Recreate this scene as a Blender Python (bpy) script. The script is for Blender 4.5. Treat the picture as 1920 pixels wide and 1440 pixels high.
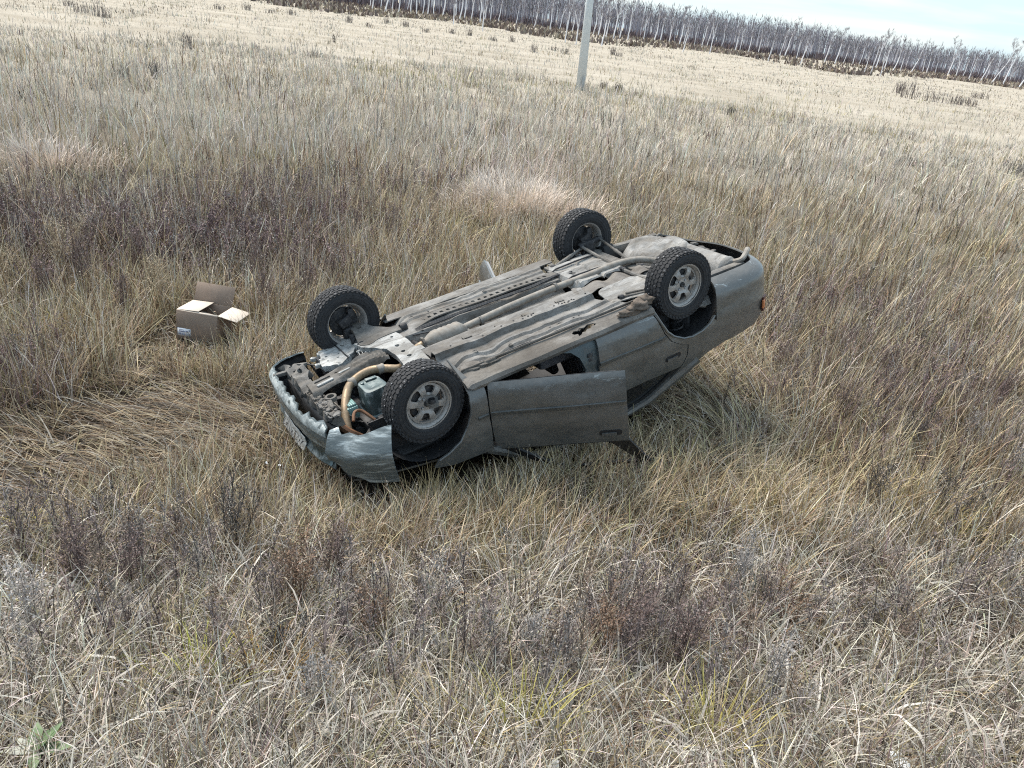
import bpy, bmesh, math, random
import numpy as np
from mathutils import Matrix, Vector
from mathutils.geometry import delaunay_2d_cdt

for o in list(bpy.data.objects):
    bpy.data.objects.remove(o, do_unlink=True)
S = bpy.context.scene
C = S.collection
PI = math.pi

# ------------------------------------------------------------------ camera
CAM_H = 3.35
F_PX = 1443.0                                    # focal length for a 1920 px wide picture
CW = np.array([[0.9923, 0.1236, 0.0], [0.0534, -0.4289, 0.9018], [0.1115, -0.8948, -0.4322]])  # right/down/forward -> world
cam_d = bpy.data.cameras.new('camera')
cam_d.sensor_width = 36.0
cam_d.lens = F_PX / 1920 * 36.0
cam_d.clip_start = 0.1
cam_d.clip_end = 6000
cam = bpy.data.objects.new('camera', cam_d)
C.objects.link(cam)
m3 = Matrix(((CW[0][0], -CW[0][1], -CW[0][2]), (CW[1][0], -CW[1][1], -CW[1][2]), (CW[2][0], -CW[2][1], -CW[2][2]))).normalized()
cam.matrix_world = Matrix.Translation((0, 0, CAM_H)) @ m3.to_4x4()
S.camera = cam

# ------------------------------------------------------------------ sky, sun, exposure
SUN_AZ = math.radians(-50)                       # from +Y (away from the camera) towards -X (left)
SUN_EL = math.radians(54)
world = bpy.data.worlds.new('World')
S.world = world
world.use_nodes = True
nt = world.node_tree
nt.nodes.clear()
wo = nt.nodes.new('ShaderNodeOutputWorld')
bg = nt.nodes.new('ShaderNodeBackground')
bg.inputs['Strength'].default_value = 0.075
sky = nt.nodes.new('ShaderNodeTexSky')
sky.sky_type = 'NISHITA'
sky.sun_disc = False
sky.sun_elevation = SUN_EL
sky.sun_rotation = SUN_AZ
sky.air_density = 1.0
sky.dust_density = 1.5
tc = nt.nodes.new('ShaderNodeTexCoord')
mp = nt.nodes.new('ShaderNodeMapping')
mp.inputs['Scale'].default_value = (1.6, 1.6, 14.0)
mp.inputs['Rotation'].default_value = (0.02, -0.02, 0)
nz = nt.nodes.new('ShaderNodeTexNoise')
nz.inputs['Scale'].default_value = 2.6
nz.inputs['Detail'].default_value = 5
nz.inputs['Roughness'].default_value = 0.5
nz.inputs['Distortion'].default_value = 0.5
rp = nt.nodes.new('ShaderNodeMapRange')
rp.inputs['From Min'].default_value = 0.42
rp.inputs['From Max'].default_value = 0.66
mx = nt.nodes.new('ShaderNodeMix')
mx.data_type = 'RGBA'
mx.inputs['Factor'].default_value = 0.72
cl = nt.nodes.new('ShaderNodeMix')
cl.data_type = 'RGBA'
cl.inputs['A'].default_value = (2.6, 3.6, 4.25, 1)    # thin veil of high cloud: blue gaps
cl.inputs['B'].default_value = (3.7, 4.1, 4.25, 1)     # and white streaks
nt.links.new(tc.outputs['Generated'], mp.inputs['Vector'])
nt.links.new(mp.outputs['Vector'], nz.inputs['Vector'])
nt.links.new(nz.outputs['Fac'], rp.inputs['Value'])
nt.links.new(rp.outputs['Result'], cl.inputs['Factor'])
nt.links.new(cl.outputs['Result'], mx.inputs['B'])
nt.links.new(sky.outputs['Color'], mx.inputs['A'])
nt.links.new(mx.outputs['Result'], bg.inputs['Color'])
nt.links.new(bg.outputs['Background'], wo.inputs['Surface'])

sun_d = bpy.data.lights.new('sun', 'SUN')
sun_d.energy = 1.6
sun_d.angle = math.radians(28)
sun_d.color = (1.0, 0.91, 0.80)
sun = bpy.data.objects.new('sun', sun_d)
C.objects.link(sun)
sdir = Vector((math.sin(SUN_AZ) * math.cos(SUN_EL), math.cos(SUN_AZ) * math.cos(SUN_EL), math.sin(SUN_EL)))
sun.rotation_euler = sdir.to_track_quat('Z', 'Y').to_euler()

S.view_settings.view_transform = 'Standard'
S.view_settings.look = 'None'
S.view_settings.exposure = 1.86
S.view_settings.gamma = 1.0
S.view_settings.use_curve_mapping = False
S.render.engine = 'CYCLES'
S.cycles.use_adaptive_sampling = True
S.cycles.adaptive_threshold = 0.012
S.cycles.use_denoising = False
S.cycles.filter_width = 1.1
S.cycles.max_bounces = 3
S.cycles.diffuse_bounces = 2
S.cycles.volume_bounces = 0
S.cycles.glossy_bounces = 2
S.cycles.transmission_bounces = 2
S.cycles.transparent_max_bounces = 4

# ------------------------------------------------------------------ helpers
rng = np.random.default_rng(11)
random.seed(5)


def ground_at(px, py, z=0.0):
    """world point where the photograph's pixel (1920 x 1440) meets the plane z"""
    d = CW @ np.array([(px - 960) / F_PX, (py - 720) / F_PX, 1.0])
    k = (z - CAM_H) / d[2]
    return np.array([0, 0, CAM_H]) + d * k


def smooth(a, b, x):
    t = np.clip((x - a) / (b - a), 0, 1)
    return t * t * (3 - 2 * t)


_tab = np.random.default_rng(3).random((256, 256))


def vnoise(x, y):
    """tileable value noise, numpy arrays"""
    x = np.asarray(x, float); y = np.asarray(y, float)
    xi = np.floor(x).astype(int); yi = np.floor(y).astype(int)
    fx = x - xi; fy = y - yi
    fx = fx * fx * (3 - 2 * fx); fy = fy * fy * (3 - 2 * fy)
    a = _tab[xi & 255, yi & 255]; b = _tab[(xi + 1) & 255, yi & 255]
    c = _tab[xi & 255, (yi + 1) & 255]; d = _tab[(xi + 1) & 255, (yi + 1) & 255]
    return (a * (1 - fx) + b * fx) * (1 - fy) + (c * (1 - fx) + d * fx) * fy


def fbm(x, y, s=1.0):
    return (vnoise(x * s, y * s) + .5 * vnoise(x * s * 2.1 + 7, y * s * 2.1 + 3) + .25 * vnoise(x * s * 4.3 + 1, y * s * 4.3 + 9)) / 1.75


def gz(x, y):
    """ground height: flat field, a little uneven, rising to the road embankment the camera stands on"""
    x = np.asarray(x, float); y = np.asarray(y, float)
    r = np.hypot(x, y)
    z = (fbm(x, y, .55) - .5) * .16 * smooth(1.5, 4, r) + (fbm(x + 40, y, .06) - .5) * .5 * smooth(14, 40, r)
    e = np.clip(4.6 - y, 0, 6)
    return z + .17 * e ** 1.35


def tag(o, label=None, cat=None, group=None, kind=None):
    if label: o['label'] = label
    if cat: o['category'] = cat
    if group: o['group'] = group
    if kind: o['kind'] = kind
    return o


def empty(name, label, cat, loc=(0, 0, 0), rotz=0.0, group=None):
    o = bpy.data.objects.new(name, None)
    o.empty_display_size = .1
    C.objects.link(o)
    o.location = loc
    o.rotation_euler = (0, 0, rotz)
    return tag(o, label, cat, group)


def link(name, me, mats, parent=None, smooth_sh=True):
    for m in (mats if isinstance(mats, (list, tuple)) else [mats] if mats else []):
        me.materials.append(m)
    if smooth_sh:
        me.polygons.foreach_set('use_smooth', np.ones(len(me.polygons), bool))
    o = bpy.data.objects.new(name, me)
    C.objects.link(o)
    if parent is not None:
        o.parent = parent
    return o


def sharp(me, ang=35):
    bm = bmesh.new(); bm.from_mesh(me)
    bmesh.ops.recalc_face_normals(bm, faces=bm.faces)
    c = math.radians(ang)
    for e in bm.edges:
        if len(e.link_faces) == 2 and e.calc_face_angle(0) > c:
            e.smooth = False
    bm.to_mesh(me); bm.free()


class MB:
    """collects geometry for ONE mesh"""
    def __init__(s):
        s.v = []; s.f = []; s.m = []

    def add(s, vs, fs, mi=0):
        b = len(s.v)
        s.v += [tuple(p) for p in vs]
        s.f += [tuple(i + b for i in f) for f in fs]
        s.m += [mi] * len(fs)
        return s

    def box(s, c, size, rot=None, mi=0, taper=1.0):
        hx, hy, hz = [k / 2 for k in size]
        vs = []
        for z in (-1, 1):
            t = taper if z > 0 else 1.0
            for x, y in ((-1, -1), (1, -1), (1, 1), (-1, 1)):
                p = Vector((x * hx * t, y * hy * t, z * hz))
                if rot is not None: p = rot @ p
                vs.append(p + Vector(c))
        return s.add(vs, [(3, 2, 1, 0), (4, 5, 6, 7), (0, 1, 5, 4), (1, 2, 6, 5), (2, 3, 7, 6), (3, 0, 4, 7)], mi)

    def bar(s, a, b, w, h, up=(0, 0, 1), mi=0):
        a = Vector(a); b = Vector(b); d = (b - a)
        L = d.length; d.normalize()
        y = Vector(up).cross(d)
        if y.length < 1e-4: y = Vector((0, 1, 0)).cross(d)
        y.normalize(); z = d.cross(y)
        R = Matrix((d, y, z)).transposed()
        return s.box((a + b) / 2, (L, w, h), R, mi)

    def tube(s, pts, r, n=8, mi=0, cap=True):
        pts = [Vector(p) for p in pts]
        rs = r if isinstance(r, (list, tuple)) else [r] * len(pts)
        vs = []; fs = []
        ref = None
        for i, p in enumerate(pts):
            t = (pts[min(i + 1, len(pts) - 1)] - pts[max(i - 1, 0)])
            if t.length < 1e-9: t = Vector((0, 0, 1))
            t.normalize()
            if ref is None:
                ref = t.cross(Vector((0, 0, 1)))
                if ref.length < .05: ref = t.cross(Vector((1, 0, 0)))
            ref = (ref - t * ref.dot(t)).normalized()
            bi = t.cross(ref)
            for k in range(n):
                a = 2 * PI * k / n
                vs.append(p + (ref * math.cos(a) + bi * math.sin(a)) * rs[i])
        for i in range(len(pts) - 1):
            for k in range(n):
                k2 = (k + 1) % n
                fs.append((i * n + k, i * n + k2, (i + 1) * n + k2, (i + 1) * n + k))
        if cap:
            fs.append(tuple(range(n - 1, -1, -1))); e = (len(pts) - 1) * n
            fs.append(tuple(e + k for k in range(n)))
        return s.add(vs, fs, mi)

    def lathe(s, prof, n=32, mi=0, axis='y', centre=(0, 0, 0), closed=False):
        """prof: (radius, along axis)"""
        vs = []; fs = []
        for r, h in prof:
            for k in range(n):
                a = 2 * PI * k / n
                p = {'y': (r * math.cos(a), h, r * math.sin(a)), 'z': (r * math.cos(a), r * math.sin(a), h), 'x': (h, r * math.cos(a), r * math.sin(a))}[axis]
                vs.append((p[0] + centre[0], p[1] + centre[1], p[2] + centre[2]))
        m = len(prof)
        for i in range(m if closed else m - 1):
            j = (i + 1) % m
            for k in range(n):
                k2 = (k + 1) % n
                fs.append((i * n + k, i * n + k2, j * n + k2, j * n + k))
        return s.add(vs, fs, mi)

    def build(s, name, mats, parent=None, smooth_sh=True, bevel=0, ang=35, segs=2):
        me = bpy.data.meshes.new(name)
        me.from_pydata(s.v, [], s.f)
        me.polygons.foreach_set('material_index', s.m)
        bm = bmesh.new(); bm.from_mesh(me)
        bmesh.ops.recalc_face_normals(bm, faces=bm.faces)
        if bevel:
            es = [e for e in bm.edges if len(e.link_faces) == 2 and e.calc_face_angle(0) > math.radians(30)]
            bmesh.ops.bevel(bm, geom=es, offset=bevel, segments=segs, affect='EDGES', profile=.5)
        for e in bm.edges:
            if len(e.link_faces) == 2 and e.calc_face_angle(0) > math.radians(ang):
                e.smooth = False
        bm.to_mesh(me); bm.free()
        return link(name, me, mats, parent, smooth_sh)


def in_poly(x, y, poly):
    x = np.asarray(x, float); y = np.asarray(y, float)
    c = np.zeros(x.shape, bool)
    n = len(poly)
    for i in range(n):
        x0, y0 = poly[i]; x1, y1 = poly[(i + 1) % n]
        if y0 == y1: continue
        t = ((y0 > y) != (y1 > y)) & (x < (x1 - x0) * (y - y0) / (y1 - y0) + x0)
        c ^= t
    return c


def refine(poly, sp):
    out = []
    n = len(poly)
    for i in range(n):
        a = poly[i]; b = poly[(i + 1) % n]
        k = max(1, int(math.ceil(math.dist(a, b) / sp)))
        for j in range(k):
            out.append((a[0] + (b[0] - a[0]) * j / k, a[1] + (b[1] - a[1]) * j / k))
    return out


def rounded(poly, r, k=4):
    """round the corners of a polygon"""
    out = []
    n = len(poly)
    for i in range(n):
        p = Vector(poly[i]); a = Vector(poly[i - 1]); b = Vector(poly[(i + 1) % n])
        da = (a - p); db = (b - p)
        q = min(r, da.length * .45, db.length * .45)
        p0 = p + da.normalized() * q; p1 = p + db.normalized() * q
        for j in range(k + 1):
            t = j / k
            v = p0 * (1 - t) ** 2 + p * 2 * t * (1 - t) + p1 * t * t
            out.append((v.x, v.y))
    return out


def arc(cx, cy, r, a0, a1, n=10, ry=None):
    ry = ry or r
    return [(cx + r * math.cos(math.radians(a0 + (a1 - a0) * i / n)), cy + ry * math.sin(math.radians(a0 + (a1 - a0) * i / n))) for i in range(n + 1)]


def sheet(name, outline, fn, sp, th, mats, parent, out, holes=(), jitter=0.0, ang=40):
    """a curved panel: 2D outline (and holes) filled with a grid, mapped to 3D by fn, given thickness th away from 'out'"""
    outline = refine(outline, sp)
    holes = [refine(h, sp) for h in holes]
    pts = list(outline); edges = [(i, (i + 1) % len(outline)) for i in range(len(outline))]
    for h in holes:
        b = len(pts); pts += h
        edges += [(b + i, b + (i + 1) % len(h)) for i in range(len(h))]
    arr = np.array(outline)
    x0, y0 = arr.min(0); x1, y1 = arr.max(0)
    gx, gy = np.meshgrid(np.arange(x0 + sp / 2, x1, sp), np.arange(y0 + sp / 2, y1, sp))
    gx = gx.ravel(); gy = gy.ravel()
    keep = in_poly(gx, gy, outline)
    for h in holes: keep &= ~in_poly(gx, gy, h)
    gx = gx[keep]; gy = gy[keep]
    bp = np.array(pts)
    if len(gx):
        d = np.min((gx[:, None] - bp[None, :, 0]) ** 2 + (gy[:, None] - bp[None, :, 1]) ** 2, axis=1)
        k = d > (.45 * sp) ** 2
        pts += list(zip(gx[k].tolist(), gy[k].tolist()))
    r = delaunay_2d_cdt([Vector(p) for p in pts], edges, [], 0, 1e-6)
    vv = np.array([(p.x, p.y) for p in r[0]])
    ff = np.array([f for f in r[2] if len(f) == 3])
    cen = vv[ff].mean(1)
    k = in_poly(cen[:, 0], cen[:, 1], outline)
    for h in holes: k &= ~in_poly(cen[:, 0], cen[:, 1], h)
    ff = ff[k]
    V = np.array([fn(a, b) for a, b in vv], float)
    nrm = np.cross(V[ff[:, 1]] - V[ff[:, 0]], V[ff[:, 2]] - V[ff[:, 0]])
    if (nrm @ np.array(out)).sum() < 0:
        ff = ff[:, ::-1]; nrm = -nrm
    vn = np.zeros_like(V)
    for j in range(3): np.add.at(vn, ff[:, j], nrm)
    vn /= np.linalg.norm(vn, axis=1, keepdims=True) + 1e-12
    n = len(V)
    allv = np.vstack([V, V - vn * th])
    faces = [tuple(map(int, f)) for f in ff] + [tuple(int(i) + n for i in f[::-1]) for f in ff]
    from collections import Counter
    ec = Counter()
    for f in ff:
        for a, b in ((f[0], f[1]), (f[1], f[2]), (f[2], f[0])):
            ec[(int(a), int(b))] += 1
    for (a, b) in list(ec):
        if (b, a) not in ec:
            faces.append((a, a + n, b + n, b)[::-1])
    nm = len(ff)
    me = bpy.data.meshes.new(name)
    me.from_pydata(allv.tolist(), [], faces)
    ml = mats if isinstance(mats, (list, tuple)) else [mats]
    if len(ml) > 1:
        me.polygons.foreach_set('material_index', [0] * nm + [1] * nm + [0] * (len(faces) - 2 * nm))
    sharp(me, ang)
    return link(name, me, ml, parent)


# ------------------------------------------------------------------ materials
def mat(name):
    m = bpy.data.materials.new(name)
    m.use_nodes = True
    t = m.node_tree
    t.nodes.clear()
    o = t.nodes.new('ShaderNodeOutputMaterial')
    p = t.nodes.new('ShaderNodeBsdfPrincipled')
    t.links.new(p.outputs[0], o.inputs[0])
    return m, t, p


def node(t, typ, **kw):
    n = t.nodes.new(typ)
    for k, v in kw.items():
        if k in n.inputs: n.inputs[k].default_value = v
        else: setattr(n, k, v)
    return n


def noise_fac(t, scale, lo, hi, detail=6, rough=.6, coord='Object', stretch=None, dist=0.0):
    tc = t.nodes.new('ShaderNodeTexCoord')
    n = node(t, 'ShaderNodeTexNoise', Scale=scale, Detail=detail, Roughness=rough, Distortion=dist)
    src = tc.outputs[coord]
    if stretch:
        mpn = t.nodes.new('ShaderNodeMapping')
        mpn.inputs['Scale'].default_value = stretch
        t.links.new(src, mpn.inputs[0]); src = mpn.outputs[0]
    t.links.new(src, n.inputs['Vector'])
    r = node(t, 'ShaderNodeMapRange')
    r.inputs['From Min'].default_value = lo; r.inputs['From Max'].default_value = hi
    t.links.new(n.outputs['Fac'], r.inputs['Value'])
    return r.outputs[0]


def mixc(t, fac, a, b):
    n = t.nodes.new('ShaderNodeMix'); n.data_type = 'RGBA'
    for s_, v in (('A', a), ('B', b)):
        if isinstance(v, (tuple, list)): n.inputs[s_].default_value = (*v[:3], 1)
        else: t.links.new(v, n.inputs[s_])
    if isinstance(fac, (int, float)): n.inputs['Factor'].default_value = fac
    else: t.links.new(fac, n.inputs['Factor'])
    return n.outputs['Result']


def mul(t, a, b, op='MULTIPLY'):
    n = t.nodes.new('ShaderNodeMath'); n.operation = op; n.use_clamp = True
    for i, v in enumerate((a, b)):
        if isinstance(v, (int, float)): n.inputs[i].default_value = v
        else: t.links.new(v, n.inputs[i])
    return n.outputs[0]


def bump(t, p, h, strength=.3, dist=.01):
    b = node(t, 'ShaderNodeBump', Strength=strength, Distance=dist)
    t.links.new(h, b.inputs['Height'])
    t.links.new(b.outputs[0], p.inputs['Normal'])


def simple(name, col, rough=.6, metal=0.0, var=.35, scale=9, dust=None, dust_lo=.5, dust_hi=.7, bump_s=.2):
    m, t, p = mat(name)
    f = noise_fac(t, scale, .3, .7)
    c = mixc(t, f, tuple(k * (1 - var) for k in col), tuple(min(1, k * (1 + var)) for k in col))
    if dust:
        g = noise_fac(t, scale * 1.7, dust_lo, dust_hi, detail=8)
        c = mixc(t, g, c, dust)
        rr = t.nodes.new('ShaderNodeMapRange')
        rr.inputs['To Min'].default_value = rough; rr.inputs['To Max'].default_value = .95
        t.links.new(g, rr.inputs['Value']); t.links.new(rr.outputs[0], p.inputs['Roughness'])
        if metal:
            r2 = t.nodes.new('ShaderNodeMapRange')
            r2.inputs['To Min'].default_value = metal; r2.inputs['To Max'].default_value = 0
            t.links.new(g, r2.inputs['Value']); t.links.new(r2.outputs[0], p.inputs['Metallic'])
    else:
        p.inputs['Roughness'].default_value = rough
        p.inputs['Metallic'].default_value = metal
    t.links.new(c, p.inputs['Base Color'])
    if bump_s:
        bump(t, p, noise_fac(t, scale * 6, .2, .8), bump_s, .004)
    return m


M = {}


def paint_material():
    m, t, p = mat('car_paint')
    base = mixc(t, noise_fac(t, 3, .3, .7), (.086, .092, .093), (.120, .127, .126))
    # road dust, thicker towards the sills
    tc = t.nodes.new('ShaderNodeTexCoord')
    sx = t.nodes.new('ShaderNodeSeparateXYZ'); t.links.new(tc.outputs['Object'], sx.inputs[0])
    low = node(t, 'ShaderNodeMapRange'); low.inputs['From Min'].default_value = .36; low.inputs['From Max'].default_value = .2
    t.links.new(sx.outputs['Z'], low.inputs['Value'])
    n1 = noise_fac(t, 5, .35, .75, 8, .65, stretch=(1, 1, 1.6))
    dust = mul(t, mul(t, low.outputs[0], .6, 'MULTIPLY'), n1, 'ADD')
    dust = mul(t, dust, .6)
    c = mixc(t, dust, base, (.185, .178, .168))
    # scrapes through to pale primer
    sc = noise_fac(t, 9, .58, .66, 10, .75, stretch=(.7, 1, 2.6), dist=.8)
    lowf = node(t, 'ShaderNodeMapRange'); lowf.inputs['From Min'].default_value = .40; lowf.inputs['From Max'].default_value = .27
    t.links.new(sx.outputs['Z'], lowf.inputs['Value'])
    scr = mul(t, sc, lowf.outputs[0])
    c = mixc(t, scr, c, (.40, .44, .45))
    c = mixc(t, mul(t, noise_fac(t, 26, .62, .72, 3, .5), mul(t, noise_fac(t, 2.2, .5, .75, 4), .6)), c, (.055, .048, .042))      # dried splashes
    t.links.new(c, p.inputs['Base Color'])
    r = node(t, 'ShaderNodeMapRange'); r.inputs['To Min'].default_value = .27; r.inputs['To Max'].default_value = .75
    t.links.new(dust, r.inputs['Value']); t.links.new(r.outputs[0], p.inputs['Roughness'])
    p.inputs['Metallic'].default_value = .30
    p.inputs['Coat Weight'].default_value = .5
    p.inputs['Coat Roughness'].default_value = .16
    bump(t, p, noise_fac(t, 3.5, .2, .8, 3), .30, .05)
    return m


def underbody_material(name, a, b, speck=(.04, .038, .036), tan=(.25, .23, .20)):
    m, t, p = mat(name)
    c = mixc(t, noise_fac(t, 4, .3, .7, 8, .7), a, b)
    c = mixc(t, mul(t, noise_fac(t, 6, .5, .72, 8, .7, dist=.6), .8), c, tan)
    c = mixc(t, mul(t, noise_fac(t, 55, .62, .72, 4, .6), .85), c, speck)
    c = mixc(t, mul(t, noise_fac(t, 9, .50, .64, 9, .78, stretch=(.4, 1.5, 1), dist=.5), .7), c, (.06, .053, .046))
    c = mixc(t, mul(t, noise_fac(t, 2.6, .46, .62, 7, .7, stretch=(.6, 1.4, 1)), .6), c, (.085, .072, .058))
    c = mixc(t, mul(t, noise_fac(t, 7, .60, .70, 8, .75), .35), c, (.15, .09, .055))
    t.links.new(c, p.inputs['Base Color'])
    p.inputs['Roughness'].default_value = .8
    p.inputs['Specular IOR Level'].default_value = .3
    bump(t, p, noise_fac(t, 60, .2, .8, 8, .75), .6, .006)
    return m


M['paint'] = paint_material()
M['bumper_paint'] = simple('scraped_bumper_paint', (.105, .125, .13), .30, .4, .3, 5, dust=(.36, .41, .42), dust_lo=.55, dust_hi=.70, bump_s=.15)
bp_m, bp_t, bp_p = mat('scraped_bumper_paint')
_c = mixc(bp_t, noise_fac(bp_t, 3, .3, .7), (.10, .118, .122), (.14, .165, .17))
_c = mixc(bp_t, noise_fac(bp_t, 3.2, .50, .63, 10, .72, stretch=(1, 1, 8), dist=.3), _c, (.40, .45, .46))
_c = mixc(bp_t, mul(bp_t, noise_fac(bp_t, 6, .58, .70, 8, .7), .8), _c, (.05, .048, .045))
bp_t.links.new(_c, bp_p.inputs['Base Color'])
bp_p.inputs['Roughness'].default_value = .34; bp_p.inputs['Metallic'].default_value = .3
bump(bp_t, bp_p, noise_fac(bp_t, 5, .2, .8, 6, .6, stretch=(1, 1, 3)), .3, .02)
M['bumper_paint'] = bp_m
M['lip_paint'] = simple('scuffed_bumper_lip', (.26, .30, .31), .45, .15, .3, 11, dust=(.46, .50, .50), dust_lo=.45, dust_hi=.62, bump_s=.3)
M['inner'] = simple('dark_inner_panel', (.022, .023, .026), .7, 0, .4, 6, dust=(.09, .085, .08), dust_lo=.55, dust_hi=.8)
M['doorinner'] = simple('pale_grey_door_trim', (.30, .31, .32), .7, 0, .15, 4, dust=(.12, .11, .10), dust_lo=.6, dust_hi=.8)
M['jamb'] = simple('painted_door_jamb', (.075, .10, .11), .4, .2, .3, 5, dust=(.16, .15, .14), dust_lo=.5, dust_hi=.8)
M['floor'] = underbody_material('dusty_underbody', (.105, .103, .10), (.32, .315, .305))
M['floor2'] = underbody_material('brown_dusty_sill', (.105, .097, .09), (.245, .232, .215))
M['tank'] = underbody_material('pale_fuel_tank', (.20, .20, .197), (.36, .36, .35), tan=(.28, .255, .22))
M['frame'] = underbody_material('dirty_steel_frame', (.085, .082, .078), (.23, .225, .215))
M['whitealloy'] = underbody_material('oxidised_aluminium_casting', (.36, .37, .37), (.54, .55, .54), speck=(.03, .03, .03), tan=(.33, .32, .29))
M['pipe'] = simple('dusty_exhaust_steel', (.21, .19, .165), .65, .15, .3, 14, dust=(.29, .28, .26), dust_lo=.45, dust_hi=.7)
M['hotpipe'] = simple('heat_browned_exhaust', (.27, .20, .13), .5, .35, .35, 12, dust=(.30, .24, .17), dust_lo=.5, dust_hi=.7)
M['oilpan'] = simple('grey_blue_pressed_steel', (.085, .115, .12), .4, .4, .4, 7, dust=(.30, .33, .33), dust_lo=.52, dust_hi=.68)
M['rubber'] = simple('tyre_rubber', (.026, .027, .03), .85, 0, .3, 30, dust=(.07, .066, .06), dust_lo=.55, dust_hi=.85, bump_s=.3)
M['stud'] = simple('steel_stud', (.40, .41, .43), .6, .3, .2, 50, bump_s=0)
M['alloy'] = simple('dirty_silver_alloy', (.37, .355, .34), .42, .35, .15, 9, dust=(.17, .15, .13), dust_lo=.48, dust_hi=.72)
M['black'] = simple('matt_black_plastic', (.014, .015, .017), .6, 0, .4, 20)
M['dark'] = simple('dark_metal_parts', (.035, .036, .04), .6, .3, .4, 18, dust=(.13, .12, .11), dust_lo=.52, dust_hi=.75)
M['mud'] = simple('dried_mud_clod', (.13, .105, .085), .95, 0, .4, 16, bump_s=.8)
M['teal'] = simple('teal_plastic', (.16, .29, .28), .5, 0, .2, 10)
M['brown'] = simple('brown_hose', (.17, .085, .045), .6, 0, .3, 12)
M['amber'] = simple('amber_lens', (.62, .22, .09), .25, 0, .2, 10, bump_s=0)
M['redlens'] = simple('dusty_red_lens', (.10, .035, .03), .35, 0, .3, 10, bump_s=0)
M['plate'] = simple('dirty_plate_white', (.55, .55, .53), .5, 0, .15, 8, dust=(.25, .23, .20), dust_lo=.52, dust_hi=.7, bump_s=0)
M['ink'] = simple('black_print', (.03, .03, .035), .6, 0, .2, 8, bump_s=0)
gm, gt, gp = mat('dark_window_glass')
gp.inputs['Base Color'].default_value = (.012, .014, .017, 1); gp.inputs['Roughness'].default_value = .12
M['glass'] = gm
M['seat'] = simple('grey_seat_cloth', (.10, .10, .11), .95, 0, .3, 20)

# ================================================================== THE CAR (built upright: x forward, y left, z up; the empty turns it over)
car = empty('overturned_car', 'dark grey-green sedan lying upside down on its roof in the grass, wheels in the air', 'car')
CR = Matrix(((-0.7865, -0.5733, 0.2299), (-0.5701, 0.8170, 0.0870), (-0.2377, -0.0626, -0.9693))).normalized()
car.matrix_world = Matrix.Translation((-0.0566, 6.2142, 1.2836)) @ CR.to_4x4()


def ys(x, z):
    """half width of the body side"""
    w = .84
    if z < .55: w -= .020 * ((.55 - z) / .3) ** 2 + .05 * (max(0, .37 - z) / .13) ** 2
    else: w -= .045 * (min(z, .88) - .55) ** 2 / .11
    w -= .012 * float(smooth(.50, .53, z)) * float(smooth(.62, .53, z))
    if z > .88: w -= .52 * (z - .88)
    if x > 1.1: w -= .11 * ((x - 1.1) / .9) ** 2
    if x < -1.1: w -= .075 * ((-1.1 - x) / .95) ** 2
    w += .004 * math.sin(7 * x + 3) * math.sin(9 * z)
    w -= .016 * math.exp(-((x - .12) / .24) ** 2 - ((z - .37 - .10 * (x - .12)) / .045) ** 2)      # long shallow dent low in the front door
    w -= .010 * math.exp(-((x + .55) / .16) ** 2 - ((z - .70) / .08) ** 2)
    return w


def side_fn(s, off=0.0, hinge=None, ang=0.0):
    ca, sa = math.cos(ang), math.sin(ang) * (-s)

    def fn(x, z):
        y = s * (ys(x, z) + off)
        if hinge:
            dx, dy = x - hinge[0], y - s * hinge[1]
            return (hinge[0] + dx * ca - dy * sa, s * hinge[1] + dx * sa + dy * ca, z)
        return (x, y, z)
    return fn


def catmull(pts, n=8):
    out = []
    P_ = [Vector(p) for p in pts]
    for i in range(len(P_) - 1):
        a, b, c, d = P_[max(i - 1, 0)], P_[i], P_[i + 1], P_[min(i + 2, len(P_) - 1)]
        for j in range(n):
            t = j / n
            out.append(.5 * ((2 * b) + (c - a) * t + (2 * a - 5 * b + 4 * c - d) * t * t + (3 * b - a - 3 * c + d) * t ** 3))
    out.append(P_[-1])
    return out


class Path:
    """arclength-sampled curve"""
    def __init__(s, pts, n=10):
        s.p = catmull(pts, n)
        s.l = [0]
        for a, b in zip(s.p, s.p[1:]): s.l.append(s.l[-1] + (b - a).length)
        s.L = s.l[-1]

    def at(s, d):
        d = min(max(d, 0), s.L)
        i = int(np.searchsorted(s.l, d, side='right')) - 1
        i = min(i, len(s.p) - 2)
        t = (d - s.l[i]) / max(1e-9, s.l[i + 1] - s.l[i])
        return s.p[i].lerp(s.p[i + 1], t)

    def nrm(s, d):
        a = s.at(d - .02); b = s.at(d + .02)
        t = (b - a)
        return Vector((t.y, -t.x)).normalized()


# ---------------------------------------------------------------- body sides
R_ARCH = [(-.77, .20), (-.80, .26), (-.84, .37), (-.90, .47), (-.98, .545), (-1.08, .60), (-1.18, .62), (-1.30, .61), (-1.40, .575), (-1.46, .52)]
DOOR_EDGE = [(-.795, .285), (-.83, .37), (-.88, .48), (-.96, .585), (-1.05, .645), (-1.145, .685), (-1.145, .79), (-1.10, .90)]
REAR_DOOR = [(-.185, .262), (-.45, .260), (-.775, .252)] + [(x + .012, z - .002) for x, z in DOOR_EDGE] + [(-1.06, .90), (-.6, .885), (-.185, .875)]
FRONT_DOOR = [(.845, .262), (-.165, .262), (-.165, .872), (.3, .862), (.80, .85), (.852, .78), (.852, .5)]
QUARTER = R_ARCH + [(-1.47, .575), (-2.12, .565), (-2.17, .62), (-2.17, .76), (-2.08, .85), (-1.90, .87), (-1.65, .865), (-1.42, .885), (-1.25, 1.0), (-1.05, 1.13), (-.98, 1.11), (-1.09, .93)] + DOOR_EDGE[::-1]
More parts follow.
